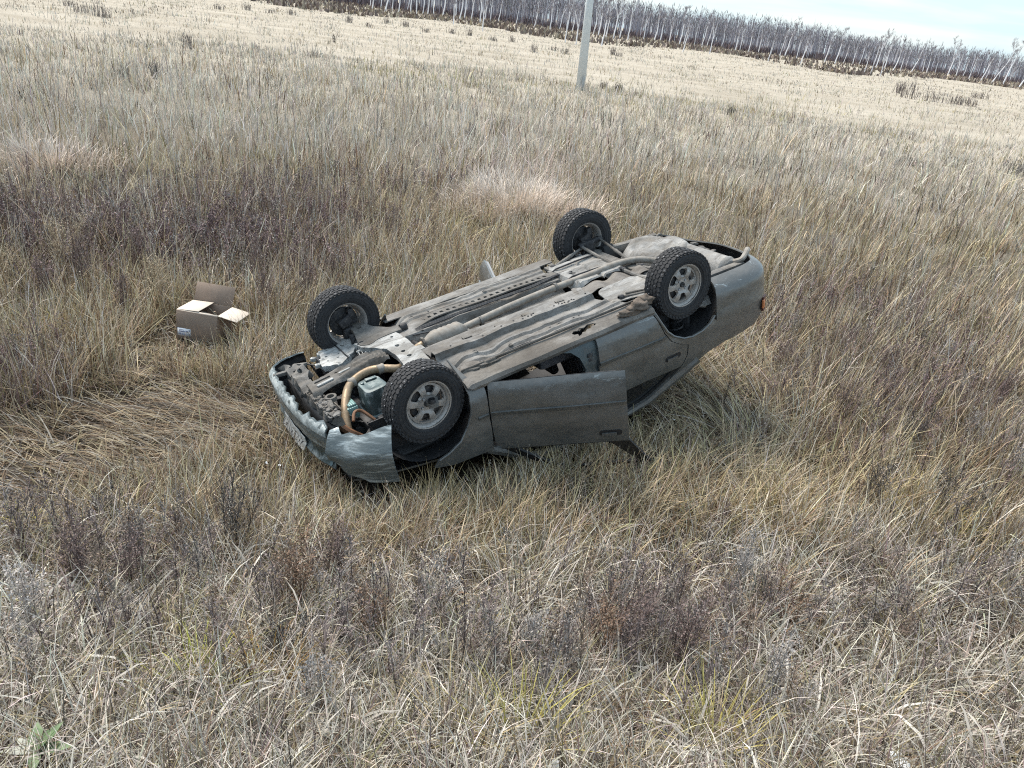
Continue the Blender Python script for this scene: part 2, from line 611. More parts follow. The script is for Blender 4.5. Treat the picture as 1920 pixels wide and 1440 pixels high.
FENDER = [(1.0, .09), (.985, .20), (.985, .30), (1.005, .42), (1.05, .53), (1.13, .625), (1.23, .685), (1.32, .715), (1.36, .77), (1.2, .82), (.86, .845), (.862, .70), (.862, .47), (.852, .27), (.92, .24)]


def door(name, outline, s, hinge, ang, inner_mat, handle_c, strip, label=None, frame=None, glass=None):
    d = sheet(name, outline, side_fn(s, 0, hinge, ang), .045, .03, [M['paint'], inner_mat], car, (0, s, 0))
    if label: d['label'] = label
    # rubbing strip
    fn = side_fn(s, .010, hinge, ang)
    x0, x1, z0, z1 = strip
    sheet('trim_strip', [(x0, z0 - .016), (x1, z1 - .016), (x1, z1 + .016), (x0, z0 + .016)], fn, .06, .014, M['paint'], d, (0, s, 0))
    # recessed handle: dark cup and paddle
    hx, hz = handle_c
    cup = rounded([(hx - .085, hz - .026), (hx + .085, hz - .026), (hx + .085, hz + .026), (hx - .085, hz + .026)], .025)
    c = sheet('handle_cup', cup, side_fn(s, .004, hinge, ang), .03, .004, M['black'], d, (0, s, 0))
    pad = rounded([(hx - .045, hz - .004), (hx + .07, hz - .004), (hx + .07, hz + .022), (hx - .045, hz + .022)], .01)
    sheet('door_handle', pad, side_fn(s, .016, hinge, ang), .03, .010, M['paint'], d, (0, s, 0))
    if frame:
        fo, fi = frame
        sheet('window_frame', fo, side_fn(s, -.012, hinge, ang), .05, .022, M['black'], d, (0, s, 0), holes=[fi])
        if glass:
            sheet('window_glass', fi, side_fn(s, -.022, hinge, ang), .08, .005, M['glass'], d, (0, s, 0))
    # inner trim panel
    q = [(x * .94 + hinge[0] * .06 - .0, .03 + z * .95) for x, z in outline]
    sheet('door_trim', q, side_fn(s, -.052, hinge, ang), .08, .02, inner_mat, d, (0, -s, 0))
    return d


RW_O = [(-1.075, .897), (-.6, .884), (-.185, .874), (-.185, 1.245), (-.55, 1.25), (-.78, 1.20), (-.96, 1.06)]
RW_I = [(-1.00, .925), (-.6, .908), (-.235, .90), (-.235, 1.205), (-.54, 1.21), (-.75, 1.165), (-.91, 1.045)]
FW_O = [(-.165, .873), (.3, .863), (.80, .851), (.58, 1.08), (.36, 1.245), (-.345, 1.245)]
FW_I = [(-.02, .885), (.3, .878), (.70, .870), (.53, 1.06), (.34, 1.21), (-.25, 1.21)]

for s in (-1, 1):
    q = sheet('rear_quarter_panel', QUARTER, side_fn(s), .045, .018, [M['paint'], M['inner']], car, (0, s, 0), ang=60)
    # rolled wheel-arch lip
    mb = MB(); mb.tube([side_fn(s, .004)(x, z) for x, z in R_ARCH], .011, 6)
    mb.build('arch_lip', M['paint'], q)
    fe = sheet('front_fender', FENDER, side_fn(s), .045, .018, [M['paint'], M['inner']], car, (0, s, 0), ang=60)
    mb = MB(); mb.tube([side_fn(s, .003)(x, z) for x, z in FENDER[:8]], .009, 6)
    mb.build('arch_lip', M['paint'], fe)
    sheet('trim_strip', [(.868, .497), (.955, .497), (.955, .522), (.868, .522)], side_fn(s, .008), .05, .012, M['paint'], fe, (0, s, 0))

door('front_door', FRONT_DOOR, -1, (.852, .835), math.radians(34.5), M['inner'], (-.03, .775), (.845, -.16, .51, .51), 'dusty grey front door hanging open over the grass', (FW_O, FW_I))
door('rear_door', REAR_DOOR, -1, (-.18, .835), 0, M['inner'], (-.97, .745), (-.19, -.885, .505, .522), 'closed grey rear door with dark window', (RW_O, RW_I), True)
door('front_door', FRONT_DOOR, 1, (.852, .835), 0, M['inner'], (-.03, .775), (.845, -.16, .51, .51), None, (FW_O, FW_I), True)
door('rear_door', REAR_DOOR, 1, (-.18, .835), math.radians(70), M['doorinner'], (-.97, .745), (-.19, -.885, .505, .522), 'rear door standing open on the far side, pale inner face showing', (RW_O, RW_I))

# sills, pillars, jambs
for s in (-1, 1):
    def sill(x, v, s=s):
        # v runs from the floor seam (0) outwards to the door bottom (.24)
        prof = [(.0, .645, .196), (.05, .70, .194), (.10, .745, .195), (.17, .80, .203), (.215, .822, .235), (.25, .815, .275), (.30, .77, .30)] if s > 0 else [(.0, .648, .186), (.172, .795, .214), (.185, .812, .226), (.215, .822, .245), (.25, .815, .275), (.30, .77, .30)]
        for (a, ya, za), (b, yb, zb) in zip(prof, prof[1:]):
            if v <= b + 1e-6:
                t = (v - a) / (b - a)
                return (x, s * (ya + (yb - ya) * t + .001 * math.sin(23 * x)), za + (zb - za) * t + .0025 * math.sin(11 * x + v * 20))
        return (x, s * .77, .30)
    hole = []
    if s < 0:
        hole = [[(-.02, .085), (-.05, .062), (-.085, .075), (-.11, .055), (-.15, .07), (-.19, .050), (-.235, .06), (-.26, .085), (-.24, .10), (-.215, .088), (-.19, .112), (-.16, .104), (-.13, .125), (-.105, .118), (-.08, .142), (-.05, .152), (-.06, .118), (-.03, .11)]]
    rk = sheet('rocker_panel', [(-.79, 0), (.99, 0), (.99, .2), (.93, .25), (.84, .30), (-.79, .30)], sill, .04, .01, [M['floor2'] if s < 0 else M['floor'], M['black']], car, (0, s * .5, -1), holes=hole, ang=24)
    if s < 0: rk['label'] = 'dusty sill with a ragged rust hole'
    # pinch-weld seam
    if s < 0:
        mb = MB(); mb.bar((-.77, s * .662, .172), (.95, s * .662, .172), .006, .022)
        mb.build('seam_flange', M['floor2'], rk)
    # B pillar with the rounded corner of the door opening
    jam = [(-.21, .265), (.30, .275), (.16, .285), (.05, .32), (-.02, .39), (-.06, .50), (-.075, .66), (-.075, 1.25), (-.21, 1.25)]
    pl = sheet('door_pillar', jam, side_fn(s, -.028), .05, .03, [M['jamb'], M['inner']], car, (0, s, 0))
    if s < 0:
        mb = MB()
        mb.box((-.115, -.805, .40), (.05, .012, .035)); mb.box((-.115, -.803, .44), (.04, .012, .03))
        mb.build('door_latch', M['dark'], pl, bevel=.004)
    # A pillar and roof rail
    mb = MB()
    mb.tube([(.90, s * .76, .84), (.62, s * .70, 1.06), (.36, s * .625, 1.245), (.1, s * .60, 1.275), (-.5, s * .60, 1.275), (-.82, s * .63, 1.21), (-1.12, s * .70, 1.02), (-1.3, s * .74, .90)], [.04, .035, .035, .03, .03, .04, .06, .07], 8)
    mb.build('roof_rail', M['paint'], car)

sheet('roof', rounded([(.40, -.60), (.40, .60), (-.80, .60), (-.80, -.60)], .12), lambda x, y: (x, y, 1.285 - .05 * (y / .6) ** 2 - .06 * ((x + .2) / .6) ** 2), .1, .01, [M['paint'], M['inner']], car, (0, 0, 1))
sheet('hood', [(1.93, -.62), (1.93, .62), (.95, .74), (.95, -.74)], lambda x, y: (x, y, .70 + .16 * math.sqrt(max(0, (1.97 - x) / 1.05)) - .03 * (y / .7) ** 2), .1, .015, [M['paint'], M['inner']], car, (0, 0, 1))
sheet('trunk_lid', rounded([(-1.42, -.66), (-1.42, .66), (-2.10, .62), (-2.10, -.62)], .08), lambda x, y: (x, y, .90 - .03 * (y / .7) ** 2 - .05 * max(0, (-1.9 - x) / .2) ** 2), .1, .015, [M['paint'], M['inner']], car, (0, 0, 1))
sheet('windshield', [(0, -.68), (0, .68), (1, .58), (1, -.58)], lambda u, y: (.95 - .57 * u, y, .85 + .40 * u), .12, .006, M['glass'], car, (1, 0, 1))
sheet('rear_window', [(0, -.62), (0, .62), (1, .58), (1, -.58)], lambda u, y: (-1.42 + .62 * u, y, .89 + .32 * u), .12, .006, M['glass'], car, (-1, 0, 1))
mb = MB(); mb.box((.93, 0, .55), (.03, 1.44, .62)); mb.build('firewall', M['inner'], car)

# bolts, spot-weld dimples and clips over the floor
rb_ = random.Random(9)
for k in range(44):
    x = rb_.uniform(-.5, .92); y = rb_.choice([-.29, -.29, -.60, .40, .47, -.22, .56, -.50]) + rb_.uniform(-.012, .012)
    _bolts = globals().setdefault('_bolts', []); _bolts.append((x, y))
mb = MB(); mb.box((-1.32, 0, .62), (.03, 1.3, .5)); mb.build('rear_bulkhead', M['inner'], car)

# seats and dashboard in the cabin
for s in (-1, 1):
    mb = MB()
    mb.box((-.02, s * .36, .42), (.50, .48, .16))
    mb.box((-.30, s * .36, .72), (.14, .46, .55), Matrix.Rotation(math.radians(-18), 3, 'Y'))
    mb.box((-.43, s * .36, 1.06), (.09, .26, .16), Matrix.Rotation(math.radians(-12), 3, 'Y'))
    mb.build('seat', M['seat'], car, bevel=.035)
mb = MB(); mb.box((.76, 0, .78), (.26, 1.36, .22)); mb.build('dashboard', M['black'], car, bevel=.04)
mb = MB()
mb.lathe([(.18 + .014 * math.cos(a), .014 * math.sin(a)) for a in np.linspace(0, 2 * PI, 9)[:-1]], 24, axis='x', centre=(.50, -.36, .80), closed=True)
mb.bar((.50, -.36, .80), (.66, -.36, .74), .05, .05); mb.bar((.50, -.53, .80), (.50, -.19, .80), .03, .02)
mb.build('steering_wheel', M['black'], car)

# ---------------------------------------------------------------- floor pan
def floor_z(x, y):
    z = .195
    z += .115 * float(smooth(.155, .105, abs(y - .10)))                    # centre tunnel
    for yc, w, h in ((-.29, .05, .05), (.40, .05, .012), (-.45, .022, .020), (-.55, .022, .018), (.52, .02, .014), (.60, .02, .014)):
        z -= h * float(smooth(w, w * .72, abs(y - yc)))
    z += .005 * math.sin(9 * x + 2 * y) * math.sin(6 * y + x) + .0015 * math.sin(21 * x + 8 * y) + .0015 * math.sin(47 * x + 31 * y) * math.sin(29 * y - 13 * x)
    z += .018 * float(smooth(.10, .05, abs(((x + .08) % .46) - .23))) * float(smooth(.18, .22, abs(y))) * .4
    for dx, dy, rr, hh in ((.58, -.50, .10, .03), (-.40, -.5, .14, .015), (.3, .58, .12, .012), (-.1, .3, .13, .025)):
        z += hh * math.exp(-((x - dx) ** 2 + (y - dy) ** 2) / rr ** 2)
    z += .10 * float(smooth(.80, 1.0, x)) * float(smooth(.30, .5, abs(y)))  # toe board kick-up
    return z


fl_out = [(.99, -.655), (.99, -.2), (1.02, .0), (.99, .3), (.99, .655), (-.64, .655), (-.58, .5), (-.62, .0), (-.52, -.30), (-.60, -.5), (-.70, -.655)]
fp = sheet('floor_pan', fl_out, lambda x, y: (x, y, floor_z(x, y)), .017, .012, [M['floor'], M['inner']], car, (0, 0, -1), ang=32)
for k, (x, y, r) in enumerate(((.70, -.44, .022), (-.05, -.52, .026), (.78, .55, .022), (.05, .52, .02), (-.35, -.6, .022), (.45, -.56, .018))):
    mb = MB(); mb.lathe([(r, floor_z(x, y) + .002), (r, floor_z(x, y) - .006), (r * .7, floor_z(x, y) - .006), (r * .6, floor_z(x, y) - .001), (.001, floor_z(x, y) - .001)], 14, axis='z', centre=(x, y, 0))
    mb.build('rubber_plug', M['frame'], fp)
mb = MB()
for x, y in _bolts: mb.lathe([(.001, -.007), (.006, -.006), (.009, 0)], 6, axis='z', centre=(x, y, floor_z(x, y)))
mb.build('floor_bolts', M['dark'], fp)['kind'] = 'stuff'
for k, (ya, yb) in enumerate(((-.20, -.215), (.23, .21))):
    mb = MB(); mb.tube(catmull([(.92, ya, .20), (.6, ya, floor_z(.6, ya) - .012), (.2, yb, floor_z(.2, yb) - .012), (-.2, ya, floor_z(-.2, ya) - .012), (-.55, yb, .185)], 8), .0055, 6); mb.build('brake_line', M['dark'], fp)
# rail with a row of punched holes, left of the tunnel
rail = sheet('perforated_rail', [(.95, -.055), (.95, .055), (-.62, .04), (-.62, -.04)], lambda x, v: (x, .385 + v - .03 * float(smooth(.55, .9, x)) + .03 * math.sin(1.6 * x), .172 + .004 * math.sin(8 * x) + .03 * float(smooth(.6, .95, x))), .035, .012, [M['frame'], M['black']], car, (0, 0, -1),
             holes=[rounded([(x, -.020), (x + .034, -.016), (x + .030, .018), (x + .004, .016)], .006, 2) for x in np.arange(-.52, .80, .062)])
sheet('rail_backing', [(.94, -.05), (.94, .05), (-.61, .036), (-.61, -.036)], lambda x, v: (x, .385 + v - .03 * float(smooth(.55, .9, x)) + .03 * math.sin(1.6 * x), .188 + .03 * float(smooth(.6, .95, x))), .1, .006, M['black'], rail, (0, 0, -1))
# fuel and brake lines
for k in range(3):
    mb = MB()
    mb.tube(catmull([(1.12, .40 - .02 * k, .25), (1.0, .36 - .03 * k, .22), (.88, .33 - .02 * k, .205), (.7, .31 - .017 * k, .19), (.2, .31 - .017 * k, .185), (-.3, .29 - .017 * k, .182), (-.62, .33 - .015 * k, .18), (-.74, .30 - .05 * k, .17)], 6), .006, 6)
    mb.build('fuel_line', M['dark'], car)
mb = MB(); mb.bar((.98, .33, .215), (.80, .29, .20), .085, .012); mb.bar((1.13, .37, .25), (.98, .33, .215), .085, .012)
mb.build('line_cover', M['black'], car, bevel=.004)
pts = [(x, -.615 + .010 * math.sin(3 * x) + .004 * math.sin(17 * x + 1) + .003 * math.sin(41 * x), 0) for x in np.linspace(-.66, .90, 60)]
mb = MB(); mb.tube([(x, y, floor_z(x, y) - .004) for x, y, _ in pts], .007, 6); mb.build('underseal_seam', M['dark'], car)
mb = MB(); mb.tube([(x, -.245 + .012 * math.sin(3 * x), floor_z(x, -.245) - .002) for x in np.linspace(-.50, .88, 40)], .006, 6); mb.build('rail_seam', M['dark'], car)
# seat pan, ribbed cover behind the floor
for (x, y) in ((.32, -.18), (.05, -.17), (.62, -.16), (-.3, -.16)):
    mb = MB(); mb.box((x, y, .187), (.08, .045, .012)); mb.box((x + .02, y - .02, .180), (.02, .02, .010))
    mb.build('heat_shield_clip', M['frame'], car, bevel=.004)

# ---------------------------------------------------------------- exhaust
mb = MB()
mb.tube(catmull([(.62, .06, .225), (.40, .07, .21), (.0, .10, .20), (-.40, .11, .195), (-.80, .09, .185), (-1.10, .085, .175), (-1.32, .03, .18), (-1.46, -.06, .21), (-1.62, -.20, .25), (-1.78, -.30, .28)], 8), .031, 12)
ex = mb.build('exhaust_pipe', M['pipe'], car)
for x in (.585, .36, -.45):
    mb = MB(); mb.lathe([(.033, x - .012), (.043, x - .012), (.043, x + .012), (.033, x + .012)], 14, axis='x', centre=(0, .065 if x > .3 else .115, .215 if x > .3 else .195))
    mb.build('pipe_clamp', M['frame'], ex)
prof = [(.03, .52), (.05, .545), (.078, .58), (.082, .60)]
for i in range(9):
    prof += [(.082 - .006 * (i % 2), .61 + .022 * i)]
prof += [(.078, .82), (.06, .86), (.038, .90), (.033, .93)]
mb = MB(); mb.lathe(prof, 20, axis='x', centre=(0, .045, .215))
cat_ = mb.build('catalytic_converter', M['pipe'], car)
mb = MB(); mb.lathe([(.03, .91), (.06, .91), (.06, .93), (.03, .93)], 10, axis='x', centre=(0, .045, .215)); mb.build('flange', M['frame'], cat_)
sheet('converter_heat_shield', [(.50, -.10), (.50, .14), (.92, .14), (.92, -.10)], lambda x, v: (x, .045 + v, .262 - .05 * math.cos(v * 12) + .006 * math.sin(40 * x)), .04, .004, M['frame'], car, (0, 0, -1))
mb = MB()
mb.tube(catmull([(.92, .045, .215), (1.02, .03, .235), (1.12, -.05, .27), (1.22, -.09, .265), (1.32, -.04, .245), (1.42, .0, .24), (1.54, -.02, .245), (1.64, -.09, .26), (1.72, -.20, .30), (1.78, -.31, .36), (1.81, -.40, .45), (1.80, -.45, .58)], 6), .033, 12)
dp = mb.build('front_exhaust_pipe', M['hotpipe'], car)
for (x, y, z) in ((1.34, -.033, .244), (1.60, -.055, .252)):
    mb = MB(); mb.lathe([(.034, -.03), (.041, -.022), (.038, 0), (.041, .022), (.034, .03)], 12, axis='x', centre=(x, y, z)); mb.build('pipe_joint', M['pipe'], dp)
# rear silencer lying across, and tail pipe
mb = MB(); mb.lathe([(.01, -.56), (.085, -.555), (.112, -.53), (.118, -.51), (.112, -.50), (.112, .06), (.118, .07), (.09, .10), (.01, .11)], 20, axis='y', centre=(-1.92, 0, .315))
mu = mb.build('rear_silencer', M['tank'], car)
mb = MB(); mb.tube(catmull([(-1.95, -.50, .27), (-2.00, -.60, .235), (-2.08, -.58, .215), (-2.20, -.50, .215)], 6), [.026] * 19, 10)
mb.build('tail_pipe', M['pipe'], mu)
# crumpled shield beside the pipe over the tank
sheet('crumpled_heat_shield', [(-.52, -.02), (-1.30, -.06), (-1.42, -.16), (-1.20, -.20), (-.9, -.22), (-.56, -.20), (-.48, -.13)], lambda x, y: (x, y + .015 * math.sin(17 * x), .205 + .018 * math.sin(26 * x + 9 * y) + .25 * (y + .13) ** 2), .028, .005, [M['floor2'], M['black']], car, (0, 0, -1))

# ---------------------------------------------------------------- fuel tank, boot floor, spare wheel well
def tank_fn(zc, bulge, ribs):
    def fn(x, y):
        return (x, y, zc + ribs * .012 * math.sin(y * 38) * float(smooth(-.62, -.75, x)) * float(smooth(-1.16, -1.05, x)) + bulge(x, y))
    return fn


def edge_drop(x, y, poly_c, rx, ry):
    u = abs(x - poly_c[0]) / rx; v = abs(y - poly_c[1]) / ry
    d = max(u, v) if False else (u ** 5 + v ** 5) ** .2
    return .12 * max(0, d - .86) / .14 * (1 if d < 1.1 else 1.1)


sheet('fuel_tank', rounded([(-.60, -.02), (-.60, .52), (-1.14, .58), (-1.18, -.02)], .12), tank_fn(.175, lambda x, y: edge_drop(x, y, (-.89, .27), .31, .33) + .03 * math.exp(-((x + .9) / .012) ** 2), 1), .024, .01, M['tank'], car, (0, 0, -1))
sheet('fuel_tank_lobe', rounded([(-.64, -.22), (-.58, -.52), (-.92, -.60), (-1.15, -.48), (-1.20, -.20)], .10), tank_fn(.195, lambda x, y: edge_drop(x, y, (-.89, -.40), .33, .23), .25), .03, .01, M['tank'], car, (0, 0, -1))
for (y0, y1) in ((.14, .10), (.40, .42)):
    mb = MB(); mb.tube([(-.56, y0, .20), (-.66, y0, .162), (-.9, (y0 + y1) / 2, .160), (-1.12, y1, .165), (-1.2, y1, .21)], .008, 6); mb.build('tank_strap', M['dark'], car)


def boot(x, y):
    z = .40
    d = math.hypot((x + 1.74), (y - .22)) / .36
    z -= .19 * float(smooth(1.12, .78, d)) - (.010 * math.cos(d * 22) + .012 * math.sin(3 * math.atan2(y - .22, x + 1.74))) * float(smooth(1, .8, d))
    z += .010 * math.sin(22 * y + 4 * x) + .006 * math.sin(31 * x)
    z += .08 * float(smooth(.6, .75, abs(y)))
    return (x, y, z)


sheet('boot_floor', [(-1.20, -.62), (-1.20, .62), (-1.45, .74), (-2.06, .68), (-2.10, 0), (-2.04, -.66), (-1.45, -.72)], boot, .035, .012, [M['tank'], M['inner']], car, (0, 0, -1), ang=70)
mb = MB()
mb.bar((-1.22, .62, .27), (-2.02, .56, .30), .07, .10); mb.bar((-1.22, -.62, .27), (-2.02, -.60, .30), .07, .10)
mb.bar((-1.25, -.62, .25), (-1.25, .62, .25), .10, .07)
mb.bar((-2.04, -.6, .33), (-2.04, .6, .33), .05, .09)
mb.build('rear_chassis_rails', M['frame'], car, bevel=.008)
mb = MB(); mb.lathe([(.028, -.008), (.046, -.008), (.046, .008), (.028, .008)], 16, axis='y', centre=(-1.98, .46, .26), closed=True); mb.box((-1.98, .46, .32), (.05, .016, .06))
mb.build('tow_eye', M['frame'], car)
mb = MB()
for k in range(9):
    a = random.uniform(-.3, .3)
    mb.box((-2.07 + random.uniform(-.03, .02), -.25 + .055 * k, .285 + random.uniform(-.02, .03)), (.07, .05, .018), Matrix.Rotation(a, 3, 'X') @ Matrix.Rotation(random.uniform(-.4, .4), 3, 'Y'))
mb.box((-1.96, -.52, .31), (.09, .10, .03), Matrix.Rotation(.3, 3, 'Z')); mb.box((-2.06, -.50, .33), (.03, .14, .03))
mb.build('bumper_brackets', M['frame'], car, bevel=.004)

# ---------------------------------------------------------------- bumpers
RB = Path([(-1.47, -.825), (-1.72, -.835), (-1.98, -.82), (-2.15, -.73), (-2.24, -.50), (-2.27, 0), (-2.24, .48), (-2.14, .69), (-1.95, .79), (-1.70, .815), (-1.50, .815)])


def rb_fn(d, v):
    p = RB.at(d); n = -RB.nrm(d)
    inn = .11 * max(0, 1 - v / .10) ** 2.2
    lip = .215 + .07 * float(smooth(RB.L * .4, RB.L * .65, d))
    zz = lip + v * (.565 - lip) / .36
    crease = .012 * float(smooth(.10, .13, v)) + .018 * math.exp(-((v - .34) / .02) ** 2)
    q = p - n * (inn) + n * (crease)
    return (q.x, q.y, zz)


rb = sheet('rear_bumper', [(0, .10), (.02, 0)] + [(RB.L, 0), (RB.L, .36), (0, .36), (.0, .22)], lambda d, v: rb_fn(d, v), .05, .012, [M['paint'], M['inner']], car, (-1, 0, -.3), ang=70)
for s in (-1, 1):
    tl = sheet('tail_lamp', [(0, .60), (.13, .60), (.13, .74), (0, .74)], lambda u, z, s=s: (-2.14 - .06 * math.sin(u / .13 * PI / 2) - .0, s * (.765 - .25 * u), z), .04, .02, M['redlens'], car, (-1, s, 0))
    mb = MB(); mb.box((-2.145, s * .762, .665), (.05, .018, .08), Matrix.Rotation(s * .5, 3, 'Z')); mb.build('indicator_lens', M['amber'], tl, bevel=.004)
sheet('rear_panel', [(-.70, .56), (.70, .56), (.68, .88), (-.68, .88)], lambda y, z: (-2.20 + .08 * (y / .7) ** 2, y, z), .1, .015, M['paint'], car, (-1, 0, 0))

FB = Path([(1.70, .83), (1.86, .82), (1.98, .77), (2.05, .66), (2.075, .40), (2.085, .05), (2.07, -.25), (2.04, -.42), (2.01, -.535)])


def fb_fn(off=0.0, zs=1.0):
    def fn(d, v):
        p = FB.at(d); n = -FB.nrm(d)
        o = off - .045 * max(0, 1 - v / .05) ** 2
        o += -.022 * float(smooth(.018, .008, abs(v - .098)))          # shadow line under the lip
        o += -.035 * float(smooth(.205, .225, v)) * float(smooth(.34, .32, v))
        o += .002 * math.sin(31 * d) * math.sin(40 * v)
        q = p + n * o
        return (q.x, q.y, .25 + v)
    return fn


LIP = [(0, .02)] + [(x, (.004 * math.sin(60 * x) + .004 * math.sin(23 * x)) * (1 if x < 1.0 else 1.3) + (.018 if 1.18 < x < 1.32 else 0)) for x in np.arange(.05, FB.L - .02, .03)] + [(FB.L, .01)]
fb_lip = None
fb = sheet('front_bumper', LIP + [(FB.L, .085), (FB.L, .36), (0, .36)], fb_fn(), .028, .012, [M['bumper_paint'], M['inner']], car, (1, .3, 0), ang=50)
sheet('bumper_lip', [(x, y + .006) for x, y in LIP[4:]] + [(FB.L, .078), (.55, .080), (.16, .05)], fb_fn(.005), .03, .006, M['lip_paint'], fb, (1, .3, 0), ang=60)
# openings in the bumper and the number plate
for k, d in enumerate(np.arange(.74, 1.36, .145)):
    sheet('bumper_slot', rounded([(d, .222), (d + .10, .222), (d + .11, .262), (d + .01, .262)], .01, 2), fb_fn(.006), .04, .01, M['black'], fb, (1, 0, 0))
sheet('driving_lamp_cover', rounded([(1.30, .235), (1.60, .235), (1.60, .335), (1.30, .335)], .008, 2), fb_fn(.014), .04, .008, M['oilpan'], fb, (1, 0, 0))
pl = sheet('number_plate', rounded([(.68, .262), (1.20, .262), (1.20, .370), (.68, .370)], .012, 2), fb_fn(.030), .06, .006, M['plate'], fb, (1, 0, 0))


def glyphs(txt, size):
    """outlines of lettering as flat mesh data (vertices, faces)"""
    cu = bpy.data.curves.new('t', 'FONT'); cu.body = txt; cu.size = size; cu.resolution_u = 2
    ob = bpy.data.objects.new('t', cu); C.objects.link(ob)
    dg = bpy.context.evaluated_depsgraph_get()
    me = ob.evaluated_get(dg).to_mesh()
    v = [tuple(p.co) for p in me.vertices]; f = [tuple(p.vertices) for p in me.polygons]
    ob.evaluated_get(dg).to_mesh_clear()
    bpy.data.objects.remove(ob); bpy.data.curves.remove(cu)
    return v, f


gv, gf = glyphs('O577OO 55', .095)
wmax = max(p[0] for p in gv)
fnp = fb_fn(.0385)
mb = MB(); mb.add([fnp(.705 + .47 * p[0] / wmax, .280 + p[1]) for p in gv], gf)
mb.build('plate_lettering', M['ink'], pl, smooth_sh=False)

# torn right-hand end of the bumper
TB = Path([(2.045, -.60), (1.985, -.71), (1.90, -.81), (1.80, -.90), (1.70, -.97)])


def tb_fn(d, v):
    p = TB.at(d); n = TB.nrm(d)
    if n.y > 0: n = -n
    o = -.13 * max(0, 1 - v / .17) ** 1.8 + .02 * math.sin(PI * min(1, v / .34)) + .010 * math.sin(24 * d + 13 * v) * (1 - d / TB.L) + .012 * math.sin(45 * v + 9 * d) * max(0, .5 - d / TB.L)
    q = p + n * o
    return (q.x, q.y, .235 + .03 * d / TB.L + v + .03 * math.sin(d * 9) * (1 - v / .36))


tb = sheet('bumper_corner', [(0, .03), (.05, .0), (.10, .025), (.16, .01), (.25, .02), (TB.L, 0), (TB.L + 0, .36), (.3, .37), (.16, .30), (.10, .24), (.02, .22)], tb_fn, .022, .010, [M['bumper_paint'], M['inner']], car, (.4, -1, 0), ang=50)
tb['label'] = 'torn scraped corner of the front bumper'
# black liner hanging behind it
sheet('wheel_arch_liner', [(0, 0), (.42, 0), (.42, .3), (0, .26)], lambda u, v: (1.98 - .72 * u - .06 * math.sin(v * 9), -.60 - .26 * u + .02 * math.sin(30 * u), .36 + v * .9 + .05 * math.sin(u * 8)), .035, .006, M['inner'], car, (0, -1, -.4))

# ---------------------------------------------------------------- engine bay seen from below
mb = MB(); mb.box((1.45, 0, .66), (1.0, 1.3, .03)); mb.build('hood_liner', M['black'], car)
for s in (-1, 1):
    sheet('inner_wing', [(.96, .34), (1.0, .62), (1.70, .62), (1.68, .42), (1.62, .40), (1.55, .5), (1.36, .56), (1.15, .5), (1.02, .34)], lambda x, z, s=s: (x, s * (.56 + .02 * math.sin(9 * x)), z), .05, .01, M['inner'], car, (0, s, 0))
    # dark wheel housings
    for xc, zc in ((1.30, .34), (-1.18, .30)):
        sheet('wheel_housing', arc(0, 0, 1, 0, 180, 16), lambda u, v, s=s, xc=xc, zc=zc: (xc + u * .40, s * (.56 + .18 * (1 - min(1, u * u + v * v)) * 0), zc + v * .38), .2, .008, M['inner'], car, (0, s, 0))
        mb = MB(); vs = []; fs = []
        for i in range(17):
            a = math.radians(0 + 180 * i / 16)
            for w in (0, .10, .22):
                vs.append((xc + (.40 - .05 * w) * math.cos(a), s * (.555 + w), zc + (.385 - .05 * w) * math.sin(a)))
        for i in range(16):
            for j in range(2):
                fs.append((i * 3 + j, i * 3 + j + 1, i * 3 + j + 4, i * 3 + j + 3))
        mb.add(vs, fs); mb.build('arch_liner', M['inner'], car)

sub = [(1.02, .44), (.985, .28), (1.0, .10), (1.0, -.12), (1.02, -.32), (1.06, -.50), (1.16, -.58), (1.30, -.58), (1.40, -.46), (1.36, -.36), (1.26, -.30), (1.205, -.18), (1.19, 0), (1.20, .14), (1.25, .26), (1.34, .34), (1.36, .46), (1.26, .54), (1.12, .52)]
sf = sheet('subframe', sub, lambda x, y: (x, y, .195 + .012 * math.cos(40 * (x - 1.1)) * float(smooth(.3, .1, abs(y))) + .004 * math.sin(30 * y)), .022, .05, [M['whitealloy'], M['frame']], car, (0, 0, -1),
           holes=[arc(1.10, y, .020, 0, 360, 10)[:-1] for y in (.16, .05, -.07)] + [arc(1.07, .33, .014, 0, 360, 8)[:-1], arc(1.10, -.28, .012, 0, 360, 8)[:-1]])
mb = MB()
mb.box((1.0, -.02, .20), (.10, .085, .012)); mb.bar((1.06, -.22, .185), (1.14, -.22, .185), .012, .012); mb.bar((1.06, -.25, .185), (1.14, -.25, .185), .012, .012)
mb.box((1.38, -.50, .205), (.07, .10, .05)); mb.box((1.40, -.52, .18), (.03, .03, .02))
mb.build('subframe_brackets', M['whitealloy'], sf, bevel=.004)

# centre member: pressed beam with ribs and slots
beam = [(1.92, -.13), (1.91, .07), (1.80, .10), (1.55, .13), (1.38, .20), (1.24, .14), (1.24, -.01), (1.38, .03), (1.55, -.02), (1.78, -.09)]


def beam_z(x, y):
    c = -.02 + .15 * float(smooth(1.95, 1.3, x)) - .05 * float(smooth(1.36, 1.24, x))
    return .185 - .012 * math.cos((y - c) * 95) * float(smooth(1.72, 1.60, x)) + .05 * float(smooth(.08, .11, abs(y - c)))


